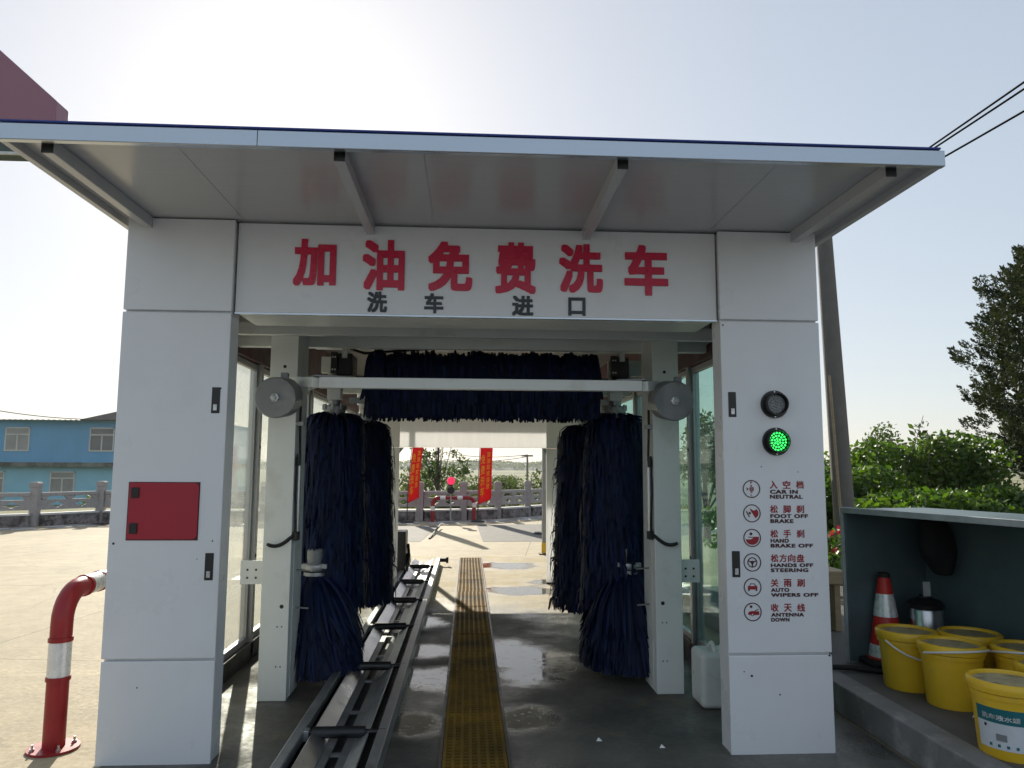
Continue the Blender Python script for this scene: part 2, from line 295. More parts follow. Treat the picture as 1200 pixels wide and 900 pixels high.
# ------------------------------------------------------------------ mesh helpers
class MB:
    def __init__(s): s.v = []; s.f = []
    def add(s, vs_, fs): 
        n = len(s.v); s.v += [tuple(map(float, p)) for p in vs_]; s.f += [tuple(i+n for i in f) for f in fs]; return s
    def box(s, x0, x1, y0, y1, z0, z1):
        return s.add([(x0,y0,z0),(x1,y0,z0),(x1,y1,z0),(x0,y1,z0),(x0,y0,z1),(x1,y0,z1),(x1,y1,z1),(x0,y1,z1)],
                     [(3,2,1,0),(4,5,6,7),(0,1,5,4),(1,2,6,5),(2,3,7,6),(3,0,4,7)])
    def beam(s, p0, p1, w_, h, up=(0,0,1)):
        p0, p1 = Vector(p0), Vector(p1); d = (p1-p0).normalized(); u = Vector(up)
        a = d.cross(u)
        if a.length < 1e-4: a = d.cross(Vector((1,0,0)))
        a.normalize(); c = a.cross(d).normalized(); vs_ = []
        for p in (p0, p1):
            for sx, sy in ((-1,-1),(1,-1),(1,1),(-1,1)): vs_.append(p + a*sx*w_/2 + c*sy*h/2)
        return s.add(vs_, [(0,1,2,3),(7,6,5,4),(0,4,5,1),(1,5,6,2),(2,6,7,3),(3,7,4,0)])
    def tube(s, pts, r, n=10, cap=True):
        pts = [Vector(p) for p in pts]; rs = r if hasattr(r, '__len__') else [r]*len(pts)
        base = len(s.v); prev = None; vs_ = []; fs = []
        for i, p in enumerate(pts):
            d = (pts[min(i+1, len(pts)-1)] - pts[max(i-1, 0)]).normalized()
            if prev is None:
                a = d.cross(Vector((0,0,1)))
                if a.length < 1e-3: a = d.cross(Vector((1,0,0)))
            else: a = prev - d*prev.dot(d)
            a.normalize(); prev = a; c = d.cross(a)
            for k in range(n):
                t = 2*math.pi*k/n; vs_.append(p + (a*math.cos(t) + c*math.sin(t))*rs[i])
        for i in range(len(pts)-1):
            for k in range(n):
                k2 = (k+1) % n; fs.append((i*n+k, i*n+k2, (i+1)*n+k2, (i+1)*n+k))
        if cap: fs.append(tuple(range(n-1, -1, -1))); fs.append(tuple((len(pts)-1)*n+k for k in range(n)))
        return s.add(vs_, fs)
    def cyl(s, p0, p1, r0, r1=None, n=24): return s.tube([p0, p1], [r0, r1 if r1 is not None else r0], n)
    def lathe(s, prof, c=(0,0,0), n=32, close=False):
        vs_ = []; fs = []; k = len(prof)
        for j in range(n):
            t = 2*math.pi*j/n
            for r, z in prof: vs_.append((c[0]+r*math.cos(t), c[1]+r*math.sin(t), c[2]+z))
        for j in range(n):
            j2 = (j+1) % n
            for i in range(k-1): fs.append((j*k+i, j2*k+i, j2*k+i+1, j*k+i+1))
        return s.add(vs_, fs)
    def prism(s, poly, y0, y1, plane='XZ'):
        n = len(poly)
        def p(a, c, d): return (a, d, c) if plane == 'XZ' else (a, c, d) if plane == 'XY' else (d, a, c)
        vs_ = [p(a, c, y0) for a, c in poly] + [p(a, c, y1) for a, c in poly]
        return s.add(vs_, [tuple(range(n)), tuple(range(2*n-1, n-1, -1))] + [(i, i+n, (i+1) % n+n, (i+1) % n) for i in range(n)])
    def build(s, name, mtl, parent=None, smooth=False, bevel=0.0, seg=2):
        me = bpy.data.meshes.new(name); off = ploc(parent)
        me.from_pydata([(x-off[0], y-off[1], z-off[2]) for x, y, z in s.v], [], s.f); me.update()
        bm = bmesh.new(); bm.from_mesh(me); bmesh.ops.recalc_face_normals(bm, faces=bm.faces); bm.to_mesh(me); bm.free()
        return finish(me, name, mtl, parent, smooth, bevel, seg)
def ploc(parent):
    o = Vector((0,0,0))
    while parent: o = o + parent.location; parent = parent.parent
    return o
def finish(me, name, mtl, parent=None, smooth=False, bevel=0.0, seg=2):
    me.materials.append(mtl if not isinstance(mtl, str) else M[mtl])
    if smooth:
        for p in me.polygons: p.use_smooth = True
        try: me.set_sharp_from_angle(angle=R_(40))
        except Exception: pass
    o = bpy.data.objects.new(name, me); COL.objects.link(o)
    if parent: o.parent = parent
    if bevel:
        b = o.modifiers.new("bevel", 'BEVEL'); b.width = bevel; b.segments = seg; b.limit_method = 'ANGLE'; b.angle_limit = R_(35)
    return o
def np_mesh(name, V, Fq, mtl, parent=None, smooth=False):
    """V (n,3), Fq (m,4) quads"""
    off = ploc(parent); V = np.asarray(V, float) - np.array(off)
    me = bpy.data.meshes.new(name); me.vertices.add(len(V)); me.vertices.foreach_set("co", V.astype(np.float32).ravel())
    k = Fq.shape[1]; me.loops.add(Fq.size); me.loops.foreach_set("vertex_index", Fq.astype(np.int32).ravel())
    me.polygons.add(len(Fq)); me.polygons.foreach_set("loop_start", np.arange(0, Fq.size, k, dtype=np.int32))
    me.update(calc_edges=True); me.validate()
    return finish(me, name, mtl, parent, smooth)
def tag(o, label, cat, group=None, kind=None):
    o['label'] = label; o['category'] = cat
    if group: o['group'] = group
    if kind: o['kind'] = kind
    return o
def thing(name, loc, label, cat, group=None):
    o = bpy.data.objects.new(name, None); COL.objects.link(o); o.location = tuple(map(float, loc)); o.empty_display_size = .1
    return tag(o, label, cat, group)
def structure(o): o['kind'] = 'structure'; return o
def copy_tree(o, parent=None):
    c = o.copy(); COL.objects.link(c)
    if parent: c.parent = parent
    for ch in list(o.children): copy_tree(ch, c)
    return c
def circle(cx, cy, r, n=24, a0=0, a1=2*math.pi):
    full = abs(a1-a0) > 6.28; k = n if full else n+1
    return [(cx+r*math.cos(a0+(a1-a0)*i/n), cy+r*math.sin(a0+(a1-a0)*i/n)) for i in range(k)]
def arc3(f, n): return [f(i/n) for i in range(n+1)]

def glyph(txt, bold=.02, extrude=.02, spacing=1.0, hollow=None):
    cu = bpy.data.curves.new("glyph", 'FONT'); cu.body = txt; cu.size = 1.0; cu.extrude = extrude; cu.space_character = spacing; cu.resolution_u = 4
    ob = bpy.data.objects.new("glyph", cu); COL.objects.link(ob)
    dg = bpy.context.evaluated_depsgraph_get(); dg.update()
    me = bpy.data.meshes.new_from_object(ob.evaluated_get(dg)); bpy.data.objects.remove(ob); bpy.data.curves.remove(cu)
    if bold:                                        # heavier strokes: the glyph repeated round a small circle
        nv, co = len(me.vertices), [v.co.copy() for v in me.vertices]; fs = [tuple(p.vertices) for p in me.polygons]; V = []; F = []
        for k in range(9):
            dx, dy = [(-1, -1), (0, -1), (1, -1), (1, 0), (1, 1), (0, 1), (-1, 1), (-1, 0), (0, 0)][k]; dx *= bold; dy *= bold
            V += [(c.x+dx, c.y+dy, c.z+.0016*k) for c in co]; F += [tuple(i+k*nv for i in f) for f in fs]
        bpy.data.meshes.remove(me); me = bpy.data.meshes.new("glyph"); me.from_pydata(V, [], F); me.update()
    return me
def text_on_wall(name, txt, x0, x1, z0, z1, y, mtl, parent, bold=.02, depth=.003, spacing=1.0, keep_aspect=False):
    """raised lettering on a wall facing -Y, fitted into a box"""
    me = glyph(txt, bold, .02, spacing); me.name = name
    n = len(me.vertices); co = np.empty(n*3, np.float32); me.vertices.foreach_get("co", co); co = co.reshape(-1, 3)
    mn, mxx = co.min(0), co.max(0); sz = np.maximum(mxx-mn, 1e-6); off = ploc(parent)
    out = np.empty_like(co)
    out[:, 0] = x0 + (co[:, 0]-mn[0])/sz[0]*(x1-x0) - off[0]
    out[:, 2] = z0 + (co[:, 1]-mn[1])/sz[1]*(z1-z0) - off[2]
    out[:, 1] = y - (co[:, 2]-mn[2])/sz[2]*depth - off[1]
    me.vertices.foreach_set("co", out.ravel()); me.materials.clear(); me.update()
    return finish(me, name, mtl, parent)

def ribbons(P, S, wid):
    """P (N,K,3) centre lines, S (N,3) or (N,K,3) side vectors, wid (K,) or (N,K)"""
    N_, K, _ = P.shape
    if S.ndim == 2: S = np.repeat(S[:, None], K, 1)
    W = np.broadcast_to(wid, (N_, K))[..., None]
    V = np.stack([P-S*W/2, P+S*W/2], 2).reshape(-1, 3)
    base = (np.arange(N_)*K*2)[:, None] + (np.arange(K-1)*2)[None]
    Fq = np.stack([base, base+1, base+3, base+2], -1).reshape(-1, 4)
    return V, Fq
def leaves(C, size, up=.3, aspect=.5, dirs=None):
    """rhombic leaf quads at C (N,3)"""
    n = len(C); d = rng.normal(size=(n, 3)); d[:, 2] += up
    if dirs is not None: d = dirs + .45*rng.normal(size=(n, 3))
    d /= np.linalg.norm(d, axis=1)[:, None]
    q = rng.normal(size=(n, 3)); s_ = np.cross(d, q); s_ /= np.linalg.norm(s_, axis=1)[:, None]
    L_ = (size*rng.uniform(.6, 1.25, n))[:, None]
    V = np.stack([C-d*L_*.5, C+s_*L_*aspect*.5-d*L_*.05, C+d*L_*.5, C-s_*L_*aspect*.5-d*L_*.05], 1).reshape(-1, 3)
    return V, np.arange(4*n).reshape(-1, 4)
def blob_points(blobs, n, shell=.55):
    vol = np.array([b[3]*b[4]*b[5] for b in blobs])**.75; idx = rng.choice(len(blobs), n, p=vol/vol.sum()); B = np.array(blobs)[idx]
    d = rng.normal(size=(n, 3)); d /= np.linalg.norm(d, axis=1)[:, None]
    r = (shell + (1-shell)*rng.uniform(0, 1, n)**.6)*rng.uniform(.86, 1.12, n)
    return B[:, :3] + d*r[:, None]*B[:, 3:6]

# ------------------------------------------------------------------ ground and setting
def ground_sheet():
    xs = [-2500, -800, -200, -60, -30, -16, -8, -4, 0, 4, 8, 16, 30, 60, 200, 800, 2500]
    ys = [-2500, -300, -60, -20, -8, 0, 6, 12, 18, 24, 29, 31, 36, 60, 120, 300, 650, 1200, 2600]
    V = []; 
    for y in ys:
        for x in xs:
            yl = y - max(0, min(6, (-x-9)*.5)) * -1 if x < -9 else y
            z = 0.0 if y <= 29 else -1.5
            V.append((x, y, z))
    F = []; n = len(xs)
    for j in range(len(ys)-1):
        for i in range(n-1): F.append((j*n+i, j*n+i+1, (j+1)*n+i+1, (j+1)*n+i))
    me = bpy.data.meshes.new("ground"); me.from_pydata(V, [], F); me.update()
    return structure(finish(me, "ground", 'field'))
ground_sheet()
def sheet(name, pts, z, mtl):
    me = bpy.data.meshes.new(name); me.from_pydata([(x, y, z) for x, y in pts], [], [tuple(range(len(pts)))]); me.update()
    return structure(finish(me, name, mtl))
sheet("yard_pavement", [(-40, -40), (40, -40), (40, 27), (3.3, 26.6), (-.1, 23.4), (-1.4, 22.9), (-10.1, 22.5), (-11.2, 20.9), (-14, 18.9), (-26, 10), (-40, 0)], .004, 'concrete')
sheet("unseen_grey_apron", [(-30, -30), (30, -30), (30, 3.0), (2.42, 3.0), (-3.0, 3.0), (-9, 1.0), (-30, -4)], .006, 'added_grey')  # unseen ground sheet, added to cut warm bounce onto the white front
sheet("road_patch", [(.33, 16.2), (3.2, 16.3), (9, 20.5), (9, 21.6), (.25, 20.9)], .008, 'asphalt')
sheet("road_patch", [(-4.4, 16.0), (-1.0, 16.2), (-.75, 20.6), (-4.4, 20.4)], .008, 'asphalt')
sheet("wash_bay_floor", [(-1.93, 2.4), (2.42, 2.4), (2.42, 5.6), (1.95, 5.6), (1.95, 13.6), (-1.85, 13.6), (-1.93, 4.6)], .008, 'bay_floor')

# hills far beyond the fields
def hills():
    xs = np.linspace(-900, 900, 140); V = []; F = []
    def h(x): return 4.6 + 1.2*math.sin(x*.009+1) + .8*math.sin(x*.031+2) + .4*math.sin(x*.11) + .3*math.sin(x*.23+.5)
    rows = [(-20, 0.0), (0, .35), (25, .72), (60, 1.0), (200, .9), (300, 0)]
    for dy, k in rows:
        for i, x in enumerate(xs): V.append((x, 620+dy+10*math.sin(x*.01), -1.6 + (h(x)+1.6)*k + (rng.normal()*.25 if 0 < k else 0)))
    n = len(xs)
    for j in range(len(rows)-1):
        for i in range(n-1): F.append((j*n+i, j*n+i+1, (j+1)*n+i+1, (j+1)*n+i))
    me = bpy.data.meshes.new("hills"); me.from_pydata(V, [], F); me.update()
    structure(finish(me, "hills", 'hill'))
    # tree cover of the slopes: nobody could count it
    n_ = 9000; X = rng.uniform(-330, 330, n_); t = rng.uniform(0, 1, n_)
    Z = np.array([h(x) for x in X])*(.12+.92*t) ; Y = 600+60*t+10*np.sin(X*.01)-4
    C = np.stack([X, Y, Z], 1) + rng.normal(size=(n_, 3))*.4
    V, Fq = leaves(C, 2.0, up=.2, aspect=.9)
    o = np_mesh("hillside_wood", V, Fq, 'leaf_far'); tag(o, "hazy wood covering the low hills on the horizon", "wood", kind='stuff')
hills()

# ------------------------------------------------------------------ entrance front
D = 4.293
XL0, XL1, XR0, XR1, Z1, Z2, Z3 = -1.9666, -1.3631, 1.484, 2.0832, .5486, 2.4706, 3.0151
def latch(p, px, py, wpx=9.5, hpx=30):
    c = at(px, py, Y=D); w_, h = wpx/204, hpx/204
    o = MB().box(c[0]-w_/2, c[0]+w_/2, D-.004, D+.002, c[2]-h/2, c[2]+h/2).build("latch", 'black', p, bevel=.002)
    m_ = MB(); m_.box(c[0]-w_*.22, c[0]+w_*.22, D-.012, D-.0035, c[2]-h*.40, c[2]-h*.16); m_.cyl((c[0], D-.004, c[2]-h*.22), (c[0], D-.016, c[2]-h*.22), .007, n=12)
    m_.build("lock_cylinder", 'galv_shiny', o, bevel=.0015)
def cabinet(x0, x1, label):
    t = thing("entrance_cabinet", ((x0+x1)/2, D, 0), label, "cabinet")
    MB().box(x0+.005, x1-.005, D+.026, D+.17, .002, Z3-.004).build("body", 'panel', t, bevel=.003)
    MB().box(x0, x1, D, D+.027, Z2+.006, Z3).build("top_panel", 'panel', t, bevel=.005)
    MB().box(x0-.001, x1+.001, D-.001, D+.027, Z1+.006, Z2-.006).build("door_panel", 'panel', t, bevel=.005)
    MB().box(x0, x1, D, D+.027, .002, Z1-.006).build("base_panel", 'panel', t, bevel=.005)
    return t
cl = cabinet(XL0, XL1, "white cabinet column with square red hatch, left of the wash entrance")
latch(cl, 253, 469); latch(cl, 245, 664)
# red hatch with one square and two rounded corners
a, c = at(152, 565.5, Y=D), at(149.5, 632, Y=D); b_, d_ = at(234, 566.5, Y=D), at(231, 632.5, Y=D)
x0, x1, z0, z1 = (a[0]+c[0])/2, (b_[0]+d_[0])/2, c[2], a[2]; rr = .025
poly = [(x0, z0)] + circle(x1-rr, z0+rr, rr, 6, -math.pi/2, 0) + circle(x1-rr, z1-rr, rr, 6, 0, math.pi/2) + [(x0, z1)]
hatch = MB().prism(poly, D-.010, D-.0015).build("hatch", 'hatch', cl, bevel=.002)
for zc in (a[2]-.055, c[2]+.06):
    MB().box(x0+.012, x0+.056, D-.018, D-.009, zc-.029, zc+.029).build("hinge", 'black', hatch, bevel=.006)
MB().prism([(x0-.006, z0-.006), (x1+.004, z0-.006), (x1+.004, z1+.004), (x0-.006, z1+.004)], D-.004, D-.0012).build("hatch_gasket", 'decal_dark', cl)

cr_ = cabinet(XR0, XR1, "white cabinet column with round signal lamps and red instructions, right of the wash entrance")
latch(cr_, 858, 474); latch(cr_, 862.5, 661)
def lamp(px, py, lit):
    c = at(px, py, Y=D); x, z = c[0], c[2]
    o = MB().cyl((x, D-.0015, z), (x, D-.012, z), .0815, n=48).build("signal_lamp", 'black', cr_, smooth=True)
    if not lit: o['label'] = "unlit round lamp"
    else: o['label'] = "round lamp lit green"
    hood = MB(); n = 48; vs_ = []; fs = []
    for i in range(n):
        t = 2*math.pi*i/n
        for r, y in ((.066, D-.011), (.064, D-.062), (.0595, D-.062), (.0595, D-.012)): vs_.append((x+r*math.cos(t), y, z+r*math.sin(t)))
    for i in range(n):
        j = (i+1) % n
        for k in range(3): fs.append((i*4+k, j*4+k, j*4+k+1, i*4+k+1))
    hood.add(vs_, fs); hood.build("hood", 'black', o, smooth=True)
    MB().cyl((x, D-.0125, z), (x, D-.026, z), .0585, .056, n=40).build("lens", 'led_back' if lit else 'lens_off', o, smooth=True)
    dots = MB()
    for ring, cnt in ((0, 1), (.0165, 6), (.033, 12), (.0495, 18)):
        for k in range(cnt):
            t = 2*math.pi*k/cnt + ring*40; u, v = x+ring*math.cos(t), z+ring*math.sin(t)
            dots.tube([(u, D-.026, v), (u, D-.0295, v), (u, D-.031, v)], [.0056, .0052, .003], 8)
    dots.build("led_cluster", 'led' if lit else 'lens_off', o, smooth=True)
    for s in (-1, 1): MB().cyl((x, D-.011, z+s*.074), (x, D-.015, z+s*.074), .0045, n=8).build("screw", 'galv_shiny', o)
for p_, pts_ in ((cl, ((133, 637, .009), (259, 455, .006), (249, 634, .006), (160.5, 806, .005), (231, 655, .004))), (cr_, ((847, 381, .007), (892, 547, .005), (872, 787, .005), (881, 792, .009), (914, 814, .006), (935, 553, .004), (972, 768, .008)))):
    for a_, b__, r_ in pts_:
        c = at(a_, b__, Y=D)
        if c[0] < XL1+.001 or c[0] > XR0: MB().cyl((c[0], D-.0022, c[2]), (c[0], D+.001, c[2]), r_*.75, n=10).build("plugged_hole", 'black', p_)
lamp(907, 474, False); lamp(909, 517.5, True)

def wall_ring(mb, x, z, r, wd, y, n=40, dep=.002):
    vs_ = []; fs = []
    for i in range(n):
        t = 2*math.pi*i/n
        for rr_ in (r, r-wd):
            for yy in (y, y-dep): vs_.append((x+rr_*math.cos(t), yy, z+rr_*math.sin(t)))
    for i in range(n):
        j = (i+1) % n
        fs += [(i*4+1, j*4+1, j*4+3, i*4+3), (i*4, j*4, j*4+1, i*4+1), (i*4+2, i*4+3, j*4+3, j*4+2)]
    mb.add(vs_, fs)
rows = [("入空档", "CAR IN", "NEUTRAL", 573.0, 880.5), ("松脚刹", "FOOT OFF", "BRAKE", 601.5, 881.0), ("松手刹", "HAND", "BRAKE OFF", 630.3, 881.3),
        ("松方向盘", "HANDS OFF", "STEERING", 659.0, 881.5), ("关雨刷", "AUTO", "WIPERS OFF", 688.0, 881.8), ("收天线", "ANTENNA", "DOWN", 717.0, 882.0)]
YI = D-.0012
for ri, (zh, e1, e2, cy, cx) in enumerate(rows):
    c = at(cx, cy, Y=D); x, z = c[0], c[2]; r = .0515; u = r/10.5          # u: one photo pixel on the wall
    ring = MB(); wall_ring(ring, x, z, r, .0055, YI)
    red = MB(); 
    def P(mb, pts, dy=0.0): mb.prism([(x+a_*u, z+b__*u) for a_, b__ in pts], YI-.0021-dy, YI-dy)
    if ri == 0:
        P(ring, [(-6.2, 2), (-3.2, 0), (-6.2, -2), (-5.2, 0)])
        P(red, [(-2.2, 2), (2.6, 2), (2.6, 1.2), (-2.2, 1.2)]); P(red, [(-2.2, -1.2), (2.6, -1.2), (2.6, -2.2), (-2.2, -2.2)]); P(red, [(-2.2, 1.2), (-1.3, 1.2), (-1.3, -1.2), (-2.2, -1.2)]); P(red, [(1.7, 1.2), (2.6, 1.2), (2.6, -1.2), (1.7, -1.2)])
    elif ri == 1:
        P(ring, [(-7.2, 2.2), (-6.2, 2.8), (-2.6, -4.0), (-3.6, -4.6)]); ring.prism([(x+a_, z+b__) for a_, b__ in circle(-2.6*u, .2*u, 1.4*u, 14)], YI-.0021, YI)
        P(red, [(-2.4, 5.6), (-1.2, 5.2), (1.5, 3.2), (4.2, 3.6), (5.4, 5.2), (7.6, 2.2), (7.8, -1.2), (6.0, -4.4), (4.2, -5.4), (2.6, -3.2), (1.0, -.6), (-1.4, 3.2)])
    elif ri == 2:
        ring.prism([(x+a_, z+b__) for a_, b__ in circle(-1.4*u, 4.7*u, 1.7*u, 16)], YI-.0021, YI)
        P(ring, [(-4.6, 1.2), (1.4, 1.2), (1.4, .4), (-4.6, .4)])
        P(red, [(2.0, 1.3), (7.9, 1.3)] + circle(0, 0, 8.0, 18, -.05, -math.pi+.22) + [(-7.7, -1.7), (-1.2, -1.6), (.6, -.4), (1.4, .3)])
    elif ri == 3:
        wall_ring(ring, x, z, 5.9*u, 1.1*u, YI); ring.prism([(x+a_, z+b__) for a_, b__ in circle(0, 0, 1.9*u, 14)], YI-.0021, YI)
        for an in (R_(-90), R_(20), R_(160)):
            ca, sa = math.cos(an), math.sin(an); P(ring, [(-sa*.7+ca*1.5, ca*.7+sa*1.5), (-sa*.7+ca*5.2, ca*.7+sa*5.2), (sa*.7+ca*5.2, -ca*.7+sa*5.2), (sa*.7+ca*1.5, -ca*.7+sa*1.5)])
    elif ri == 4:
        P(ring, [(-3.9, 1.4), (-2.6, 4.2), (2.6, 4.2), (3.9, 1.4), (3.1, 1.4), (2.1, 3.5), (-2.1, 3.5), (-3.1, 1.4)])
        P(red, [(-5.8, 1.6), (-4.6, 1.6), (-3.9, 1.3), (3.9, 1.3), (4.6, 1.6), (5.8, 1.6), (5.2, .5), (5.8, -.8), (5.4, -2.6), (-5.4, -2.6), (-5.8, -.8), (-5.2, .5)])
        P(ring, [(-5.4, -2.7), (-3.6, -2.7), (-3.6, -4.2), (-5.4, -4.2)]); P(ring, [(3.6, -2.7), (5.4, -2.7), (5.4, -4.2), (3.6, -4.2)])
    else:
        ring.prism([(x+a_, z+b__) for a_, b__ in circle(-1.8*u, 6.0*u, 1.5*u, 14)], YI-.0021, YI)
        P(red, [(-5.8, -2.2), (-4.4, .2), (-1.0, 1.0), (2.0, .8), (7.6, .6), (7.6, -3.4), (1.6, -3.6), (.8, -2.2), (-.6, -1.8), (-1.8, -3.4), (-4.4, -3.4)])
        P(ring, [(2.2, 1.0), (4.6, 2.8), (7.0, 2.8), (7.0, 2.2), (5.0, 2.1), (3.2, .8)]); wall_ring(ring, x-.4*u, z-3.0*u, 1.7*u, .6*u, YI)
    io = ring.build("pictogram", 'decal_dark', cr_)
    if red.v: red.build("pictogram_fill", 'decal_red', io)
    if ri == 0:
        for k, ch in enumerate("PRNDL"):
            zz = z + (7.4-3.7*k)*u
            if ch != 'N': text_on_wall("pictogram_letter", ch, x-1.1*u, x+1.1*u, zz-1.2*u, zz+1.2*u, YI, 'decal_red', io, .03, .002)
            else: text_on_wall("pictogram_letter", ch, x-.9*u, x+1.3*u, zz-.9*u, zz+.9*u, YI, 'decal_dark', io, .03, .002)
    # Chinese line, then two English lines
    n = len(zh); xs_ = [902, 917.3, 932.8] if n == 3 else [902.4, 912.3, 922.4, 932.6]
    dx = cx-880.5; wch = 8.6 if n == 3 else 8.4
    for ch, xx in zip(zh, xs_):
        p0 = at(xx+dx, cy-.3, Y=D); p1 = at(xx+dx+wch, cy-9.6, Y=D)
        text_on_wall("instruction_character", ch, p0[0], p1[0], p0[2], p1[2], YI, 'decal_red', cr_, .022, .002)
    cw = 5.65
    for txt, yb in ((e1, cy+5.6), (e2, cy+11.4)):
        p0 = at(902.2+dx, yb, Y=D); p1 = at(902.2+dx+cw*len(txt)-1.4, yb-4.6, Y=D)
        text_on_wall("instruction_line", txt, p0[0], p1[0], p0[2], p1[2], YI, 'decal_dark', cr_, .045, .002, spacing=1.12)

# lintel with the sign
SY = 4.333
lin = thing("sign_lintel", (.06, SY, 2.475), "white sign board over the wash entrance with big red Chinese characters", "sign")
MB().box(-1.356, 1.478, SY, SY+.05, 2.475, 3.010).build("sign_face", 'panel', lin, bevel=.004)
MB().box(-1.355, 1.477, SY+.05, 4.76, 2.481, 2.56).build("lintel_soffit", 'post_white', lin, bevel=.003)
MB().box(-1.358, 1.482, SY-.004, SY+.012, 2.468, 2.479).build("edge_trim", 'alu', lin, bevel=.001)
for ch, (a0, b0, a1, b1) in zip("加油免费洗车", [(343,281,395,335), (424,282,475,340), (501,284,554,341), (580,285,628,344), (655,287,706,343), (732,288,782,346)]):
    p0 = at(a0, b1, Y=SY); p1 = at(a1, b0, Y=SY)
    text_on_wall("red_character", ch, p0[0], p1[0], p0[2], p1[2], SY, 'sign_red', lin, .035, .008)
for ch, (a0, b0, a1, b1) in zip("洗车进口", [(430,342,454,366), (497,344,520,367), (600,347,625,370), (666,349,686,370)]):
    p0 = at(a0, b1, Y=SY); p1 = at(a1, b0, Y=SY)
    text_on_wall("black_character", ch, p0[0], p1[0], p0[2], p1[2], SY, 'sign_black', lin, .034, .006)

# roof with projecting canopy
CX0, CX1, CY0, CY1 = -2.035, 2.173, 3.18, 14.0
roof = thing("canopy_roof", (.07, CY0, 2.98), "flat silver edged canopy roof over the car wash", "roof")
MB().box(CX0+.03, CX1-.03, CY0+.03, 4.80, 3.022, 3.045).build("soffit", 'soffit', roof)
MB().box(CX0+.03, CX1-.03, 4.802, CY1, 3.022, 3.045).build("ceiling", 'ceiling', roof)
MB().box(CX0, CX1, CY0, CY0+.035, 2.980, 3.056).build("front_fascia", 'alu', roof, bevel=.004)
for xa, xb in ((CX0, CX0+.034), (CX1-.034, CX1)):
    MB().box(xa, xb, CY0+.036, CY1, 2.984, 3.056).build("side_fascia", 'soffit', roof, bevel=.003)
MB().box(CX0+.01, CX1-.02, CY0-.004, CY1, 3.0585, 3.0685).build("roof_sheet", 'blue_trim', roof, bevel=.003)
for xj in (-1.32, -.22, .72, 1.44):
    MB().box(xj-.0015, xj+.0015, CY0+.04, 4.30, 3.0205, 3.0222).build("panel_joint", 'alu_dull', roof)
MB().box(-.935, -.932, CY0-.0012, CY0+.01, 2.981, 3.055).build("fascia_joint", 'steel_dark', roof)
for px, py in ((57, 172), (398, 181), (731, 188), (1043, 200)):
    x = at(px, py, Z=2.985)[0]
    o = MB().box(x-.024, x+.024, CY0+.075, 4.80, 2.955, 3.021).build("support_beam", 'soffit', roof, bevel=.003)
    MB().box(x-.025, x+.025, CY0+.069, CY0+.0752, 2.953, 3.0205).build("end_cap", 'black', o)

# ------------------------------------------------------------------ inside: wash gantry
gan = thing("wash_gantry", (.06, 5.4, 0), "white steel wash gantry with two posts and a swing bar inside the tunnel", "gantry")
def gpost(x0, x1, y0):
    p = MB().box(x0, x1, y0, y0+.35, 0.009, 2.60).build("post", 'post_white', gan, bevel=.004)
    return p
pl = gpost(-1.413, -1.220, 5.362); pr = gpost(1.349, 1.543, 5.41)
MB().box(-1.93, 2.05, 5.72, 5.80, 2.50, 2.75).build("header_beam", 'post_white', gan, bevel=.003)
MB().box(-1.90, 2.02, 5.30, 5.355, 2.52, 2.61).build("front_rail", 'post_white', gan, bevel=.003)
# holes, slots, seams on the posts: shallow dark discs are plugs
def plugs(side):
    x0, x1, y0, p = (-1.413, -1.220, 5.362, pl) if side < 0 else (1.349, 1.543, 5.41, pr)
    mbp = MB()
    inner = x1 if side < 0 else x0
    for dz, r, dx in ((.635, .014, .05), (.50, .005, .045), (.50, .005, .075), (.235, .005, .045), (.235, .005, .075), (2.30, .012, .09)):
        xx = inner + side*dx
        mbp.cyl((xx, y0-.0015, dz), (xx, y0+.002, dz), r, n=14)
    xi = inner - side*.0015
    for z_ in (.86, .60): 
        mbp.box(min(xi, xi+side*.003), max(xi, xi+side*.003), y0+.16, y0+.172, z_-.09, z_+.09)
    mbp.build("plug", 'black', p)
    for z_ in (.86, .60): MB().cyl((xi, y0+.166, z_), (xi-side*.10, y0+.15, z_-.005), .006, n=8).build("adjusting_pin", 'galv', p)
    # guide strip on the inner face
    MB().box(min(xi, xi-side*.004), max(xi, xi-side*.004), y0+.08, y0+.25, .02, 1.12).build("cover_plate", 'post_white', p, bevel=.001)
plugs(-1); plugs(1)
# swing bar with angled ends
by, bz = 5.0, 2.147
bar = MB(); bar.box(-.99, 1.17, by-.03, by+.03, bz-.036, bz+.036)
bar.build("swing_bar", 'post_white', gan, bevel=.004)
for s, xa, xb in ((-1, -.99, -1.235), (1, 1.17, 1.375)):
    arm = MB(); arm.beam((xa+s*.012, by-.004, bz), (xb, by+.30, bz+.04), .07, .068); arm.build("swing_arm", 'post_white', gan, bevel=.004)
    MB().prism([(xa-s*.16, by+.034), (xa+s*.02, by-.028), (xb, by+.29), (xb, by+.36), (xa-s*.02, by+.62), (xa-s*.14, by+.62)], bz+.040, bz+.050, 'XY').build("arm_plate", 'grey_paint', gan)
def roller(px, py, s):
    c = at(px, py, Y=5.0); x, z = c[0], c[2]
    o = MB(); o.tube([(x-s*.0, 5.0, z), (x, 5.002, z), (x-s*.012, 5.17, z+.02)], [.128, .136, .136], 48)
    o = o.build("counterweight", 'grey_paint', gan, smooth=True)
    MB().tube([(x, 5.0, z), (x, 4.985, z), (x, 4.984, z), (x, 4.965, z), (x, 4.962, z)], [.030, .030, .018, .018, .012], 6).build("bolt", 'galv_shiny', o)
    MB().box(x+.02-s*.0, x+.065, 5.05, 5.10, z+.125, z+.175).build("bracket", 'grey_paint', o, bevel=.003)
    MB().cyl((x-s*.012, 5.17, z+.02), (x-s*.03, 5.38, z+.03), .035, n=16).build("axle", 'galv', o, smooth=True)
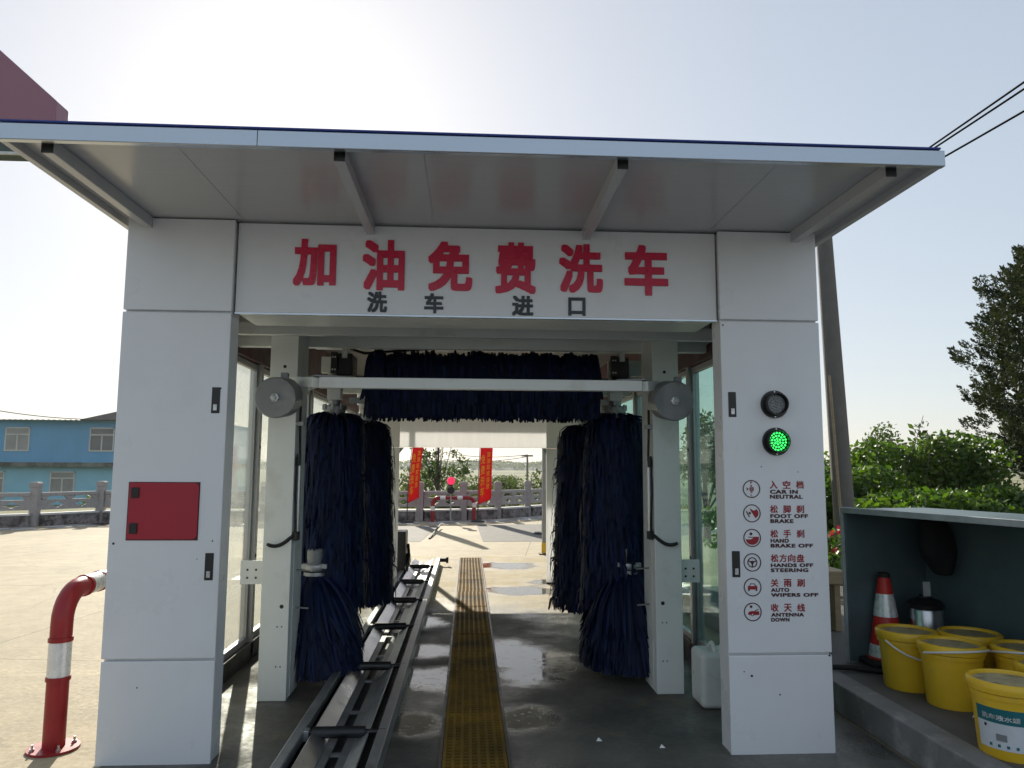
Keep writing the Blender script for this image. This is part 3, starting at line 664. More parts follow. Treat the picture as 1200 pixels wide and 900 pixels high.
roller(322, 466, -1); roller(791, 470, 1)
# link plates between posts and glass wall
for x0, x1, y0 in ((-1.60, -1.413, 5.50), (1.545, 1.70, 5.50)):
    o = MB().box(x0, x1, y0, y0+.012, .765, .93).build("link_plate", 'post_white', gan, bevel=.002)
    mbp = MB()
    for dx in (.05, .11):
        for dz in (.81, .865): mbp.cyl((x0+dx, y0-.003, dz), (x0+dx, y0+.001, dz), .008, n=10)
    mbp.build("bolt", 'steel_dark', o)
# hose and conduit on the inner face of each post
for s, xi, y0 in ((-1, -1.22, 5.40), (1, 1.349, 5.45)):
    x = xi - s*.022
    MB().tube([(x, y0, 2.02), (x, y0, 1.92), (x-s*.008, y0, 1.66), (x-s*.004, y0, 1.62)], .009, 8).build("hose", 'rubber', gan, smooth=True)
    MB().tube([(x, y0+.02, 1.66), (x, y0+.02, 1.10)], .017, 12).build("conduit", 'galv_shiny', gan, smooth=True)
    MB().tube([(x+s*.008, y0-.02, 1.66), (x+s*.012, y0-.02, 1.40), (x-s*.004, y0-.02, 1.10)], .007, 8).build("hose", 'rubber', gan, smooth=True)
    MB().tube(arc3(lambda t: (x+s*(.015+.16*t), y0-.03-.06*t, 1.115-.06*math.sin(t*2.4)-.012*t), 10), [.013]*10+[.010], 10).build("nozzle_tail", 'rubber', gan, smooth=True)
    MB().box(x-.018, x+.018, y0-.03, y0+.04, 1.08, 1.14).build("hose_clip", 'black', gan, bevel=.004)
    MB().box(x-.03, x+.03, y0-.03, y0+.02, 1.88, 1.91).build("hose_clip", 'galv', gan, bevel=.002)
    MB().tube([(x, y0-.005, 1.60), (x, y0-.005, 1.68)], .016, 10).build("hose_clip", 'black', gan)

# brush carriage machinery under the ceiling
car = thing("brush_carriage", (.1, 6.3, 2.2), "dark brush carriage machinery hanging under the tunnel ceiling", "machinery")
for s, x in ((-1, -1.0), (1, 1.25)):
    MB().box(x-.16, x+.10, 5.95, 6.10, 2.235, 2.30).build("gearbox", 'grey_paint', car, bevel=.01)
    MB().box(x-.06, x+.06, 6.02, 6.30, 2.32, 2.50).build("motor", 'steel_dark', car, bevel=.012)
    MB().box(x-.02, x+.02, 6.0, 6.04, 2.46, 2.62).build("hanger", 'post_white', car)
    o = MB().box(x-.10, x-.05, 5.96, 6.0, 2.33, 2.50).build("bearing_block", 'black', car, bevel=.004)
    for dx in (-.085, -.065):
        for dz in (2.36, 2.46): MB().cyl((x+dx, 5.952, dz), (x+dx, 5.962, dz), .007, n=8).build("bolt", 'galv_shiny', o)
    MB().beam((x-s*.04, 6.2, 2.40), (x+s*.30, 5.98, 2.20), .06, .05).build("diagonal_arm", 'post_white', car, bevel=.003)
    MB().box(x-.28 if s < 0 else x-.02, x+.02 if s < 0 else x+.28, 6.5, 6.56, 2.40, 2.54).build("channel", 'post_white', car, bevel=.003)
    MB().box(min(x, x-s*.25), max(x, x-s*.25), 6.30, 6.34, 2.12, 2.17).build("channel", 'post_white', car, bevel=.003)
MB().box(-1.35, 1.6, 6.55, 6.63, 2.62, 2.72).build("cross_channel", 'alu_dull', car, bevel=.003)
MB().box(-1.35, 1.6, 7.3, 7.38, 2.30, 2.42).build("cross_channel", 'post_white', car, bevel=.003)
MB().tube([(-1.2, 6.4, 2.66), (-.9, 6.42, 2.56), (-.6, 6.5, 2.60), (.2, 6.5, 2.66), (1.3, 6.4, 2.6)], .012, 8).build("cable", 'rubber', car, smooth=True)

def vertical_brush(x, y, zt, zb, rad, label, n=5200):
    t = thing("vertical_brush", (x, y, zb), label, "brush", "vertical wash brushes")
    MB().box(x-.055, x+.055, y-.055, y+.055, zt+.11, 2.40).build("hanger", 'post_white', t, bevel=.004)
    mbp = MB(); mbp.lathe([(0, zt-.05), (.075, zt-.05), (.09, zt+.02), (.085, zt+.06), (.05, zt+.07), (.05, zt+.11), (0, zt+.11)], (x, y, 0), 20)
    for k in range(8): mbp.cyl((x+.09*math.cos(k*.785), y+.09*math.sin(k*.785), zt+.03), (x+.09*math.cos(k*.785), y+.09*math.sin(k*.785), zt+.075), .012, n=6)
    mbp.build("hub", 'galv', t, smooth=True)
    th = rng.uniform(0, 2*math.pi, n); h0 = zb+.10 + (zt-zb-.10)*rng.uniform(0, 1, n)**.9
    K = 6; tt = np.linspace(0, 1, K)[None]
    frac = ((zt-h0)/(zt-zb))[:, None]
    Rr = (rad*(.84+.22*frac)*np.where(rng.uniform(size=(n, 1)) < .06, rng.uniform(1.05, 1.20, (n, 1)), rng.uniform(.84, 1.06, (n, 1))))
    Lh = rng.uniform(.16, .30, (n, 1))
    dr = .05+(Rr-.05)*np.sin(np.clip(tt*1.35, 0, 1)*math.pi/2)
    dz = h0[:, None] + .02*np.sin(tt*math.pi) - Lh*tt**2.1
    dz = np.maximum(dz, zb + .02*rng.uniform(0, 2, (n, 1)))
    tw = th[:, None] + (rng.normal(size=(n, 1))*.10)*tt
    P = np.stack([x+dr*np.cos(tw), y+dr*np.sin(tw), dz], -1)
    S = np.stack([-np.sin(th), np.cos(th), np.zeros(n)], -1)
    a_ = rng.normal(size=n)*.5; S = S*np.cos(a_)[:, None]; S[:, 2] = np.sin(a_)
    V, Fq = ribbons(P, S, np.array([.024, .024, .024, .023, .021, .014])*1.0)
    # inner core so nothing shows through
    np_mesh("bristles", V, Fq, 'navy', t)
    MB().lathe([(0, zb+.14), (rad*.62, zb+.16), (rad*.62, zt-.10), (rad*.3, zt-.04), (0, zt-.03)], (x, y, 0), 20).build("core", 'navy', t, smooth=True)
    return t
vertical_brush(-1.10, 6.2, 2.025, .45, .275, "navy vertical brush at left, nearest its post, behind the white arm")
vertical_brush(-.965, 7.2, 2.02, .33, .265, "navy vertical brush at left, farther in and beside the conveyor")
vertical_brush(1.225, 6.2, 2.04, .45, .28, "navy vertical brush at right, nearest its post, behind the white arm")
vertical_brush(1.15, 7.2, 2.00, .27, .325, "navy vertical brush at right, farther in with ragged left edge")

def top_brush():
    x0, x1, y, zc, rad = -.80, 1.035, 6.15, 2.29, .30
    t = thing("top_brush", ((x0+x1)/2, y, zc), "long navy horizontal brush hanging below the tunnel ceiling", "brush")
    MB().cyl((x0-.12, y, zc), (x1+.12, y, zc), .045, n=16).build("shaft", 'galv', t, smooth=True)
    MB().cyl((x0+.03, y, zc), (x1-.03, y, zc), rad*.72, n=24).build("core", 'navy', t, smooth=True)
    n = 9000; K = 8
    X = rng.uniform(x0, x1, n); th0 = rng.uniform(-.15, math.pi+.15, n)          # root angle on the upper half (0 = front)
    # clumpy top outline: strips stand out in lobes
    lobe = 1 + .055*np.sin(X*9.0+1.0)*np.sin(X*23.0) + .04*np.sin(X*41)
    side = np.where(th0 < math.pi/2, -1.0, 1.0)                                  # -1 falls to the front
    rr_ = rad*lobe*rng.uniform(.80, 1.03, n)
    tt = np.linspace(0, 1, K)[None]
    a0 = np.where(side < 0, th0, math.pi-th0)[:, None]                           # 0 front .. pi/2 top
    ang = np.clip(a0 - tt*(1.2+a0*.55), 0, None)
    fall = np.clip(tt*(1.2+a0*.55) - a0, 0, None)*rr_[:, None]*.55
    rad_t = rr_[:, None]*(.55+.45*np.clip(tt*3, 0, 1))
    yy = y + side[:, None]*rad_t*np.cos(ang)*.98
    zz = zc + rad_t*np.sin(ang)*1.0 - fall
    zz = np.maximum(zz, zc-rad*1.02 + rng.uniform(0, .035, (n, 1)))
    xx = X[:, None] + rng.normal(size=(n, 1))*.018*tt
    P = np.stack([xx, yy, zz], -1)
    S = np.zeros((n, 3)); S[:, 0] = 1; S[:, 1] = rng.normal(size=n)*.5; S /= np.linalg.norm(S, axis=1)[:, None]
    V1, F1 = ribbons(P, S, np.array([.020]*7+[.012]))
    # lower hanging layer
    n2 = 3600; X = rng.uniform(x0, x1, n2); sd_ = np.where(rng.uniform(size=n2) < .6, -1.0, 1.0); z0 = zc + rng.uniform(-.12, .12, n2)
    ln = rng.uniform(.12, .34, n2); tt = np.linspace(0, 1, 5)[None]
    yy = y + sd_[:, None]*(rad*rng.uniform(.72, .98, (n2, 1)))*(1-.12*tt)
    zz = np.maximum(z0[:, None]-ln[:, None]*tt, zc-rad*1.03 + rng.uniform(-.012, .03, (n2, 1)))
    P = np.stack([X[:, None]+rng.normal(size=(n2, 1))*.012*tt, yy, zz], -1)
    S = np.zeros((n2, 3)); S[:, 0] = 1; S[:, 1] = rng.normal(size=n2)*.4; S /= np.linalg.norm(S, axis=1)[:, None]
    V2, F2 = ribbons(P, S, np.array([.018]*4+[.010]))
    np_mesh("bristles", np.vstack([V1, V2]), np.vstack([F1, F2+len(V1)]), 'navy', t)
top_brush()

def rocker_brush(x, y, s, label):
    t = thing("wheel_brush", (x, y, .03), label, "brush", "low wheel brushes beside the gantry posts")
    ax = -s*.02
    # motor stack on top
    mbp = MB(); mbp.lathe([(0, .86), (.06, .86), (.065, .90), (.065, .95), (.05, .965), (0, .965)], (x+ax, y, 0), 20); mbp.build("motor", 'grey_paint', t, smooth=True)
    MB().lathe([(0, .80), (.085, .80), (.095, .82), (.09, .845), (.06, .86), (0, .86)], (x+ax, y, 0), 20).build("gear_housing", 'alu_dull', t, smooth=True)
    MB().box(x+ax-.10, x+ax+.10, y-.07, y+.05, .815, .855).build("motor_plate", 'alu_dull', t, bevel=.008)
    MB().lathe([(0, .745), (.07, .745), (.088, .765), (.085, .79), (.05, .80), (0, .80)], (x+ax, y, 0), 20).build("hub", 'galv', t, smooth=True)
    n = 4200; K = 7; th = rng.uniform(0, 2*math.pi, n); h0 = rng.uniform(.40, .765, n); tt = np.linspace(0, 1, K)[None]
    reach = rng.uniform(.62, 1.05, (n, 1)); lean = np.where(np.cos(th)*(-s) > 0, 1.0, .55)[:, None]
    top_r = .07
    Rb = (.20+.20*reach)*lean
    dr = top_r + (Rb-top_r)*tt**.75
    low = .03 + .30*rng.uniform(0, 1, (n, 1))**2.2
    dz = h0[:, None] + (.05*np.sin(tt*math.pi*.7)) - (h0[:, None]-low)*tt**1.6
    tw = th[:, None] + rng.normal(size=(n, 1))*.16*tt + .25*tt
    P = np.stack([x+dr*np.cos(tw), y+dr*np.sin(tw), np.maximum(dz, .015)], -1)
    S = np.stack([-np.sin(th), np.cos(th), np.zeros(n)], -1); a_ = rng.normal(size=n)*.4; S = S*np.cos(a_)[:, None]; S[:, 2] = np.sin(a_)
    V, Fq = ribbons(P, S, np.array([.020, .022, .022, .022, .022, .020, .012]))
    np_mesh("bristles", V, Fq, 'navy', t)
    MB().lathe([(0, .06), (.19, .06), (.16, .35), (.09, .68), (0, .74)], (x, y, 0), 20).build("core", 'navy', t, smooth=True)
rocker_brush(-1.185, 5.95, -1, "bell shaped navy wheel brush at the foot of the left gantry post")
rocker_brush(1.29, 6.0, 1, "bell shaped navy wheel brush at the foot of the right gantry post")

# ------------------------------------------------------------------ conveyor
cv = thing("conveyor_track", (-.70, 3.3, 0), "grey steel conveyor track with black rollers along the wash bay floor", "conveyor")
y0, y1 = 3.1, 12.45
for xa, xb in ((-.962, -.905), (-.493, -.433)):
    o = MB(); o.box(xa, xb, y0, y1, .060, .120); o.build("side_beam", 'galv', cv, bevel=.006)
MB().box(-.958, -.948, y0, y1, .009, .060).build("side_plate", 'steel_dark', cv)
MB().box(-.445, -.437, y0, y1, .009, .060).build("side_plate", 'galv', cv)
MB().prism([(-.862, .105), (-.855, .110), (-.770, .062), (-.775, .055)], y0, y1).build("sloped_plate", 'galv_shiny', cv)
MB().prism([(-.625, .055), (-.620, .062), (-.540, .105), (-.545, .110)], y0, y1).build("sloped_plate", 'galv', cv)
MB().box(-.774, -.725, y0, y1, .044, .056).build("slot_strip", 'galv', cv)
MB().box(-.670, -.622, y0, y1, .044, .056).build("slot_strip", 'galv', cv)
MB().box(-.946, -.446, y0, y1, .009, .018).build("pan", 'steel_dark', cv)
for yy in np.arange(3.55, 12.3, .70):
    MB().box(-.724, -.671, yy, yy+.035, .046, .058).build("slot_tie", 'galv', cv)
for yy in (4.46, 5.87, 7.28, 8.66, 10.02, 11.5):
    mbp = MB(); mbp.tube([(-.88, yy, .105), (-.86, yy, .105), (-.858, yy, .105), (-.565, yy, .105), (-.563, yy, .105), (-.45, yy, .105)], [.016, .016, .032, .032, .016, .016], 18)
    mbp.build("roller", 'black', cv, smooth=True)
    MB().box(-.905, -.875, yy-.03, yy+.03, .065, .123).build("roller_bearing", 'galv', cv, bevel=.004)
MB().tube([(-.44, 12.3, .10), (-.34, 12.3, .10), (-.335, 12.3, .10), (-.30, 12.3, .10)], [.03, .03, .05, .05], 16).build("end_shaft", 'steel_dark', cv, smooth=True)
mot = thing("conveyor_motor", (-1.06, 11.6, 0), "black boxy motor housing at the far end of the conveyor track", "machine")
MB().box(-1.14, -.885, 11.0, 11.4, .012, .66).build("housing", 'black', mot, bevel=.02)
MB().tube([(-.885, 11.2, .25), (-.83, 11.2, .25)], .09, 20).build("pulley", 'steel_dark', mot, smooth=True)
MB().tube([(-.87, 11.3, .45), (-.84, 11.1, .30), (-.87, 10.95, .05)], .02, 8).build("cable", 'rubber', mot, smooth=True)

# drain channel with gratings
gr = thing("drain_channel", (.054, 3.3, 0), "long brown floor grating over the drain channel in the wash bay", "drain")
GX0, GX1 = -.125, .234
MB().box(GX0-.018, GX0, 3.2, 13.3, .006, .022).build("edge_frame", 'steel_dark', gr)
MB().box(GX1, GX1+.018, 3.2, 13.3, .006, .022).build("edge_frame", 'steel_dark', gr)
MB().box(GX0, GX1, 13.28, 13.3, .006, .022).build("edge_frame", 'steel_dark', gr)
mbp = MB().add([(GX0, 3.2, .010), (GX1, 3.2, .010), (GX1, 13.28, .010), (GX0, 13.28, .010)], [(0, 1, 2, 3)]); mbp.build("channel_bed", 'rubber', gr)
ys_ = [3.2, 4.02, 5.0, 5.98, 6.6, 7.3, 8.0, 8.7, 9.7, 10.7, 12.0, 13.27]
for i in range(len(ys_)-1):
    a_, b__ = ys_[i]+.008, ys_[i+1]-.008; mbp = MB(); lift = .002*(i % 2); xo = rng.uniform(-.004, .004)
    nb = 8
    for k in range(nb):
        xx = GX0+.012+xo + k*(GX1-GX0-.028)/(nb-1)
        mbp.box(xx-.009, xx+.009, a_, b__, .012, .026+lift)
    yy = a_
    while yy < b__-.01:
        mbp.box(GX0+.004+xo, GX1-.004+xo, yy, yy+.014, .012, .0235+lift); yy += .045
    mbp.build("grating_panel", 'grate', gr)

# ------------------------------------------------------------------ side walls of the tunnel
def side_wall(x, s, glass, lab, y_first):
    t = thing("glass_wall", (x, 4.5, 0), lab, "glass wall")
    ys = [4.47, y_first, y_first+2.1, y_first+4.2, 12.1]
    for i in range(len(ys)-1):
        ya, yb = ys[i]+.03, ys[i+1]-.03
        f = MB(); 
        f.box(x-.02, x+.02, ya, yb, .15, .20); f.box(x-.02, x+.02, ya, yb, 2.40, 2.45); f.box(x-.02, x+.02, ya, ya+.045, .20, 2.40); f.box(x-.02, x+.02, yb-.045, yb, .20, 2.40)
        fo = f.build("window_frame", 'alu_dull', t, bevel=.003)
        MB().box(x-.004, x+.004, ya+.045, yb-.045, .20, 2.40).build("pane", glass, fo)
        MB().box(x-.05, x+.05, ys[i+1]-.03, ys[i+1]+.03, .009, 2.46).build("mullion", 'alu_dull', t, bevel=.003)
        # round plugged bolts on the mullion
        k = MB()
        for z_ in (.85, 1.75): k.cyl((x-s*.051, ys[i+1]-.0, z_), (x-s*.055, ys[i+1], z_), .014, n=10)
        k.build("bolt_plug", 'black', t)
    MB().box(x-.05, x+.05, 4.47, 12.1, .009, .15).build("sill_beam", 'steel_dark', t, bevel=.004)
    o = MB(); o.box(x-.06, x+.06, 4.47, 12.1, 2.455, 2.56); o.build("top_beam", 'maroon', t, bevel=.004)
    MB().box(x-.03, x+.03, 4.47, 12.1, 2.56, 3.02).build("upper_panel", 'maroon', t)
    return t
side_wall(-1.82, -1, 'glass_left', "dusty glass side wall in aluminium frames, left of the wash bay", 6.5)
side_wall(1.92, 1, 'glass_right', "green tinted glass side wall in aluminium frames, right of the wash bay", 6.30)

# exit arch
ex = thing("exit_arch", (.07, 10.4, 0), "pale inner exit arch at the far end of the wash tunnel", "arch")
EY = 10.4
for xa, xb in ((-1.50, -.950), (1.088, 1.60)):
    o = MB().box(xa, xb, EY, EY+.05, .03, 1.850).build("column", 'sheet_white', ex, bevel=.004)
    MB().box(xa-.002, xb+.002, EY-.003, EY+.053, .009, .03).build("foot_strip", 'rubber', o)
    MB().box(xa, xb, EY, EY+.05, 1.856, 2.45).build("upper_column", 'sheet_white', ex, bevel=.004)
HY = 12.2
MB().box(-1.80, 1.90, HY, HY+.012, 1.900, 2.80).build("header_sheet", 'sheet_white', ex)
MB().box(-1.80, 1.90, HY+.02, HY+.05, 2.78, 2.84).build("header_rail", 'alu_dull', ex)
for s, xx in ((1, -1.118), (-1, 1.272)):
    MB().prism([(xx, 1.897), (xx+s*.08, 1.897), (xx, 1.80)], HY+.02, HY+.03).build("corner_gusset", 'grey_paint', ex)
    MB().box(min(xx, xx-s*.4), max(xx, xx-s*.4), HY+.02, HY+.06, .009, 1.897).build("jamb", 'sheet_white', ex)
for s, x, lab in ((-1, -1.33, "thin dark roof post beyond the exit arch, on the left"), (1, 1.41, "thin dark roof post beyond the exit arch, on the right with yellow foot")):
    t = thing("roof_post", (x, 13.9, 0), lab, "post")
    MB().box(x-.04, x+.04, 13.86, 13.94, .02, 3.02).build("shaft", 'grey_paint', t, bevel=.003)
    MB().box(x-.10, x+.10, 13.80, 14.00, .009, .022).build("base_plate", 'steel_dark', t)
    if s > 0: MB().box(x-.055, x+.055, 13.845, 13.855, .03, .22).build("foot_band", 'yellow', t)

# ------------------------------------------------------------------ things on and beside the kerb (right)
kx = 2.43
kerb = thing("concrete_kerb", (kx, 3, 0), "raised concrete kerb platform carrying the yellow buckets", "kerb"); kerb['kind'] = 'structure'
MB().box(kx, kx+.16, 1.2, 9.0, .006, .20).build("kerb_stone", 'kerb', kerb, bevel=.012)
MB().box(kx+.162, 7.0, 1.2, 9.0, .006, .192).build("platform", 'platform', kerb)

# open fronted teal box
A = np.array([2.80, 5.50]); Bp = at(1200, 612, Z=1.30)[:2]; dv = (Bp-A)/np.linalg.norm(Bp-A); nv = np.array([-dv[1], dv[0]])
if nv[0] < 0: nv = -nv
LEN, DEP, ZB, ZT = 2.3, .75, .20, 1.30
bx = thing("open_metal_box", (*A, ZB), "open fronted teal sheet metal box with pale rim, behind the yellow buckets", "metal box")
def plan(p, q): v = A + dv*p + nv*q; return float(v[0]), float(v[1])
def slab(name, p0, p1, q0, q1, z0, z1, mtl, bevel=.003):
    return MB().prism([plan(p0, q0), plan(p1, q0), plan(p1, q1), plan(p0, q1)], z0, z1, 'XY').build(name, mtl, bx, bevel=bevel)
slab("side_panel", 0, .015, 0, DEP, ZB, ZT, 'teal'); slab("side_panel", LEN-.015, LEN, 0, DEP, ZB, ZT, 'teal')
slab("back_panel", .016, LEN-.016, DEP-.015, DEP, ZB, ZT, 'teal'); slab("top_panel", .016, LEN-.016, .001, DEP-.016, ZT-.016, ZT, 'teal')
slab("rim", -.012, LEN+.01, -.022, -.001, ZT-.03, ZT+.012, 'box_rim'); slab("rim", -.016, .004, -.022, -.001, ZB, ZT-.031, 'box_rim')
slab("hinge", -.03, -.017, -.02, .0, .86, .93, 'box_rim')

# bag and canister inside the box
q = plan(.30, .42)
t = thing("steel_canister", (*q, .2), "steel canister with black lid standing inside the teal box", "canister")
MB().lathe([(0, .0), (.105, .0), (.11, .02), (.11, .40), (.105, .41), (0, .41)], (*q, .2), 28).build("body", 'steel_can', t, smooth=True)
MB().lathe([(0, .412), (.122, .412), (.125, .44), (.10, .465), (.045, .485), (.04, .50), (0, .50)], (*q, .2), 28).build("lid", 'black', t, smooth=True)
MB().box(q[0]-.045, q[0]+.005, q[1]-.06, q[1]-.05, .70, .80).build("tag_plate", 'box_rim', t)
q2 = plan(.30, .50)
bag = MB(); pts = []
prof = [(1.27, .05, .03), (1.24, .10, .06), (1.12, .13, .09), (.98, .135, .10), (.93, .10, .09), (.86, .075, .07), (.83, .05, .05)]
n_ = 18; vs_ = []; fs = []
for i, (z_, rx, ry) in enumerate(prof):
    for k in range(n_):
        a_ = 2*math.pi*k/n_; wob = 1+.10*math.sin(3*a_+i)+.07*math.sin(5*a_+2*i); vs_.append((q2[0]+rx*wob*math.cos(a_)+.015*i, q2[1]+ry*wob*math.sin(a_), z_))
for i in range(len(prof)-1):
    for k in range(n_): fs.append((i*n_+k, i*n_+(k+1) % n_, (i+1)*n_+(k+1) % n_, (i+1)*n_+k))
fs += [tuple(range(n_)), tuple((len(prof)-1)*n_+k for k in range(n_-1, -1, -1))]
bag.add(vs_, fs)
o = bag.build("hanging_bag", 'bag', smooth=True); sb = o.modifiers.new("smooth", 'SUBSURF'); sb.levels = 1; sb.render_levels = 2
tag(o, "crumpled black bag hanging from the top of the teal box", "bag")

# traffic cone
ccx, ccy = at(1040, 766, Y=5.45)[0], 5.45
t = thing("traffic_cone", (ccx, ccy, .2), "red traffic cone with white bands beside the yellow buckets", "traffic cone")
MB().box(ccx-.19, ccx+.19, ccy-.19, ccy+.19, .20, .235).build("base", 'rubber', t, bevel=.012)
def cr(z_): return .125 + (.036-.125)*(z_-.235)/.70
KZ = lambda z_: .235+(z_-.235)*.86
zt_ = [.235, .245, .36, .361, .605, .606, .79, .791, .915]
body = MB().lathe([(cr(.235)+.01, .235), (cr(.25), .25), (cr(.93), KZ(.93)), (.028, KZ(.935)), (.028, KZ(.90))], (ccx, ccy, 0), 36).build("body", 'cone_orange', t, smooth=True)
for za, zb_ in ((.25, .35), (.58, .765)): MB().lathe([(cr(za)+.0025, KZ(za)), (cr(zb_)+.0025, KZ(zb_))], (ccx, ccy, 0), 36).build("reflective_band", 'refl_white', t, smooth=True)
MB().lathe([(cr(.90)+.003, KZ(.90)), (cr(.935)+.002, KZ(.937)), (.02, KZ(.94))], (ccx, ccy, 0), 24).build("cap", 'rubber', t, smooth=True)

# buckets
def bucket(x, y, z, label, handle=None, rot=0.0, lidded=True):
    t = thing("paint_bucket", (x, y, z), label, "bucket", "yellow buckets on the kerb")
    h = .365
    MB().lathe([(0, .004), (.135, .004), (.142, .0), (.146, .008), (.166, h-.085), (.166, h-.08), (.176, h-.078), (.177, h-.055), (.170, h-.053)], (x, y, z), 44).build("body", 'yellow', t, smooth=True)
    MB().lathe([(.168, h-.052), (.184, h-.050), (.187, h-.03), (.186, h-.012), (.178, h-.002), (.168, h), (.160, h-.006), (.158, h-.02)], (x, y, z), 44).build("lid_rim", 'yellow', t, smooth=True)
    MB().lathe([(.160, h-.018), (.10, h-.019), (0, h-.018)], (x, y, z), 44).build("lid_disc", 'lid_dirt', t, smooth=True)
    if handle is not None:
        # wire bail pinned at two sides; drop = angle below (-) or above the rim plane
        a0, tilt = handle
        ux, uy = math.cos(a0), math.sin(a0); fx, fy = -uy, ux
        def f(s_):
            an = math.pi*s_; c_ = math.cos(an)*.192; d_ = math.sin(an)*.205
            return (x+ux*c_+fx*d_*math.cos(tilt), y+uy*c_+fy*d_*math.cos(tilt), z+h-.055+d_*math.sin(tilt))
        MB().tube(arc3(f, 24), .0065, 8).build("handle", 'white_plastic', t, smooth=True)
    return t
def bpos(px, py, z_): p = at(px, py, Z=z_); return p[0], p[1]
ZP = .192
def base_xy(px, py, zt): p = at(px, py, Z=zt); return float(p[0]), float(p[1])
zt = ZP+.365
b1 = base_xy(1062, 737, zt); b2 = base_xy(1114, 752, zt); b3 = base_xy(1181, 794, zt)
bucket(*b1, ZP, "yellow bucket farthest left, its handle hanging down in front", handle=(R_(200), R_(-32)))
bucket(*b2, ZP, "plain yellow bucket second from the left with raised handle", handle=(R_(188), R_(12)))
fb = bucket(*b3, ZP, "frontmost yellow bucket with a teal and white label")
b4 = base_xy(1136, 740, zt); bucket(*b4, ZP, "yellow bucket mostly hidden behind the second bucket")
b5 = base_xy(1203, 757, zt); bucket(*b5, ZP, "yellow bucket at the back right with a raised handle", handle=(R_(150), R_(14)))
b6 = base_xy(1235, 778, zt); bucket(*b6, ZP, "yellow bucket at the right picture edge, behind the frontmost one")
# printed label wrapped on the front bucket
def wrap(name, a0, a1, z0, z1, dr, mtl, parent, n=16):
    x, y = b3; vs_ = []
    for i in range(n+1):
        a_ = a0+(a1-a0)*i/n
        for z_ in (z0, z1):
            r = .146+(.166-.146)*(z_-ZP)/.28 + dr; vs_.append((x+r*math.cos(a_), y+r*math.sin(a_), z_))
    return MB().add(vs_, [(i*2, i*2+2, i*2+3, i*2+1) for i in range(n)]).build(name, mtl, parent, smooth=True)
fa = math.atan2(-b3[1], -b3[0])          # towards the lens side of the bucket
lab = wrap("paper_label", fa-1.02, fa+.42, ZP+.05, ZP+.245, .0015, 'label_white', fb); wrap("label_band", fa-1.02, fa+.42, ZP+.175, ZP+.245, .0025, 'label_teal', lab)
def wrap_text(txt, a0, a1, z0, z1, mtl):
    me = glyph(txt, .02, .0); n = len(me.vertices); co = np.empty(n*3, np.float32); me.vertices.foreach_get("co", co); co = co.reshape(-1, 3)
    mn, mxx = co.min(0), co.max(0); a_ = a0+(co[:, 0]-mn[0])/(mxx[0]-mn[0])*(a1-a0); z_ = z0+(co[:, 1]-mn[1])/(mxx[1]-mn[1])*(z1-z0)
    r = .146+(.166-.146)*(z_-ZP)/.28+.0038; off = ploc(lab)
    out = np.stack([b3[0]+r*np.cos(a_)-off[0], b3[1]+r*np.sin(a_)-off[1], z_-off[2]], 1).astype(np.float32)
    me.vertices.foreach_set("co", out.ravel()); me.materials.clear(); me.update(); finish(me, "label_lettering", mtl, lab)
wrap_text("洗车液水蜡", fa-.80, fa+.25, ZP+.190, ZP+.216, 'refl_white')
for k, (da, zz) in enumerate(((-.72, .150), (-.60, .062), (-.35, .062), (-.10, .062), (.15, .062))):
    wrap("label_icon", fa+da-.04, fa+da+.04, ZP+zz, ZP+zz+.014, .003, 'label_teal' if k else 'sign_black', lab, n=3)
wrap("label_picture", fa-.42, fa-.12, ZP+.092, ZP+.125, .003, 'grey_paint', lab, n=6)
# crumpled strip of clear film
mbp = MB(); p0 = at(1156, 812, Z=.30); p1 = at(1140, 842, Z=.20)
o = MB().tube([tuple(p0), tuple((p0+p1)/2+np.array([.012, 0, .0])), tuple(p1+np.array([0, 0, .006]))], [.004, .012, .003], 6).build("film_scrap", 'jerry'); tag(o, "twisted scrap of pale film caught between two yellow buckets", "scrap")
# black hose on the platform
o = MB().tube([(2.10, 5.3, .03), (2.42, 5.28, .225), (2.70, 5.26, .215), (2.98, 5.10, .21), (3.15, 4.95, .212)], .018, 10).build("rubber_hose", 'rubber', smooth=True); tag(o, "black rubber hose lying across the kerb behind the white cabinet", "hose")
# things seen in the gap between cabinet and teal box
o = thing("wooden_crate", (2.85, 6.6, .2), "small pale wooden crate behind the white cabinet", "crate")
for z_ in (.60,): MB().box(2.55, 3.3, 6.45, 6.95, z_, z_+.11).build("tray", 'wood', o, bevel=.006)
for xx in (2.60, 3.2): MB().box(xx, xx+.05, 6.5, 6.9, .195, .60).build("leg", 'wood', o)
t = MB(); n_ = 14; vs_ = []; fs = []
for i, (z_, r_) in enumerate(((.195, .15), (.25, .19), (.38, .18), (.46, .14), (.50, .05))):
    for k in range(n_):
        a_ = 2*math.pi*k/n_; wob = 1+.10*math.sin(3*a_+i*1.3); vs_.append((2.72+r_*wob*math.cos(a_), 6.02+r_*.8*wob*math.sin(a_), z_))
for i in range(4):
    for k in range(n_): fs.append((i*n_+k, i*n_+(k+1) % n_, (i+1)*n_+(k+1) % n_, (i+1)*n_+k))
t.add(vs_, fs); o = t.build("grain_sack", 'sack', smooth=True); sb = o.modifiers.new("s", 'SUBSURF'); sb.levels = 1; sb.render_levels = 2; tag(o, "slumped pale sack on the kerb behind the white cabinet", "sack")
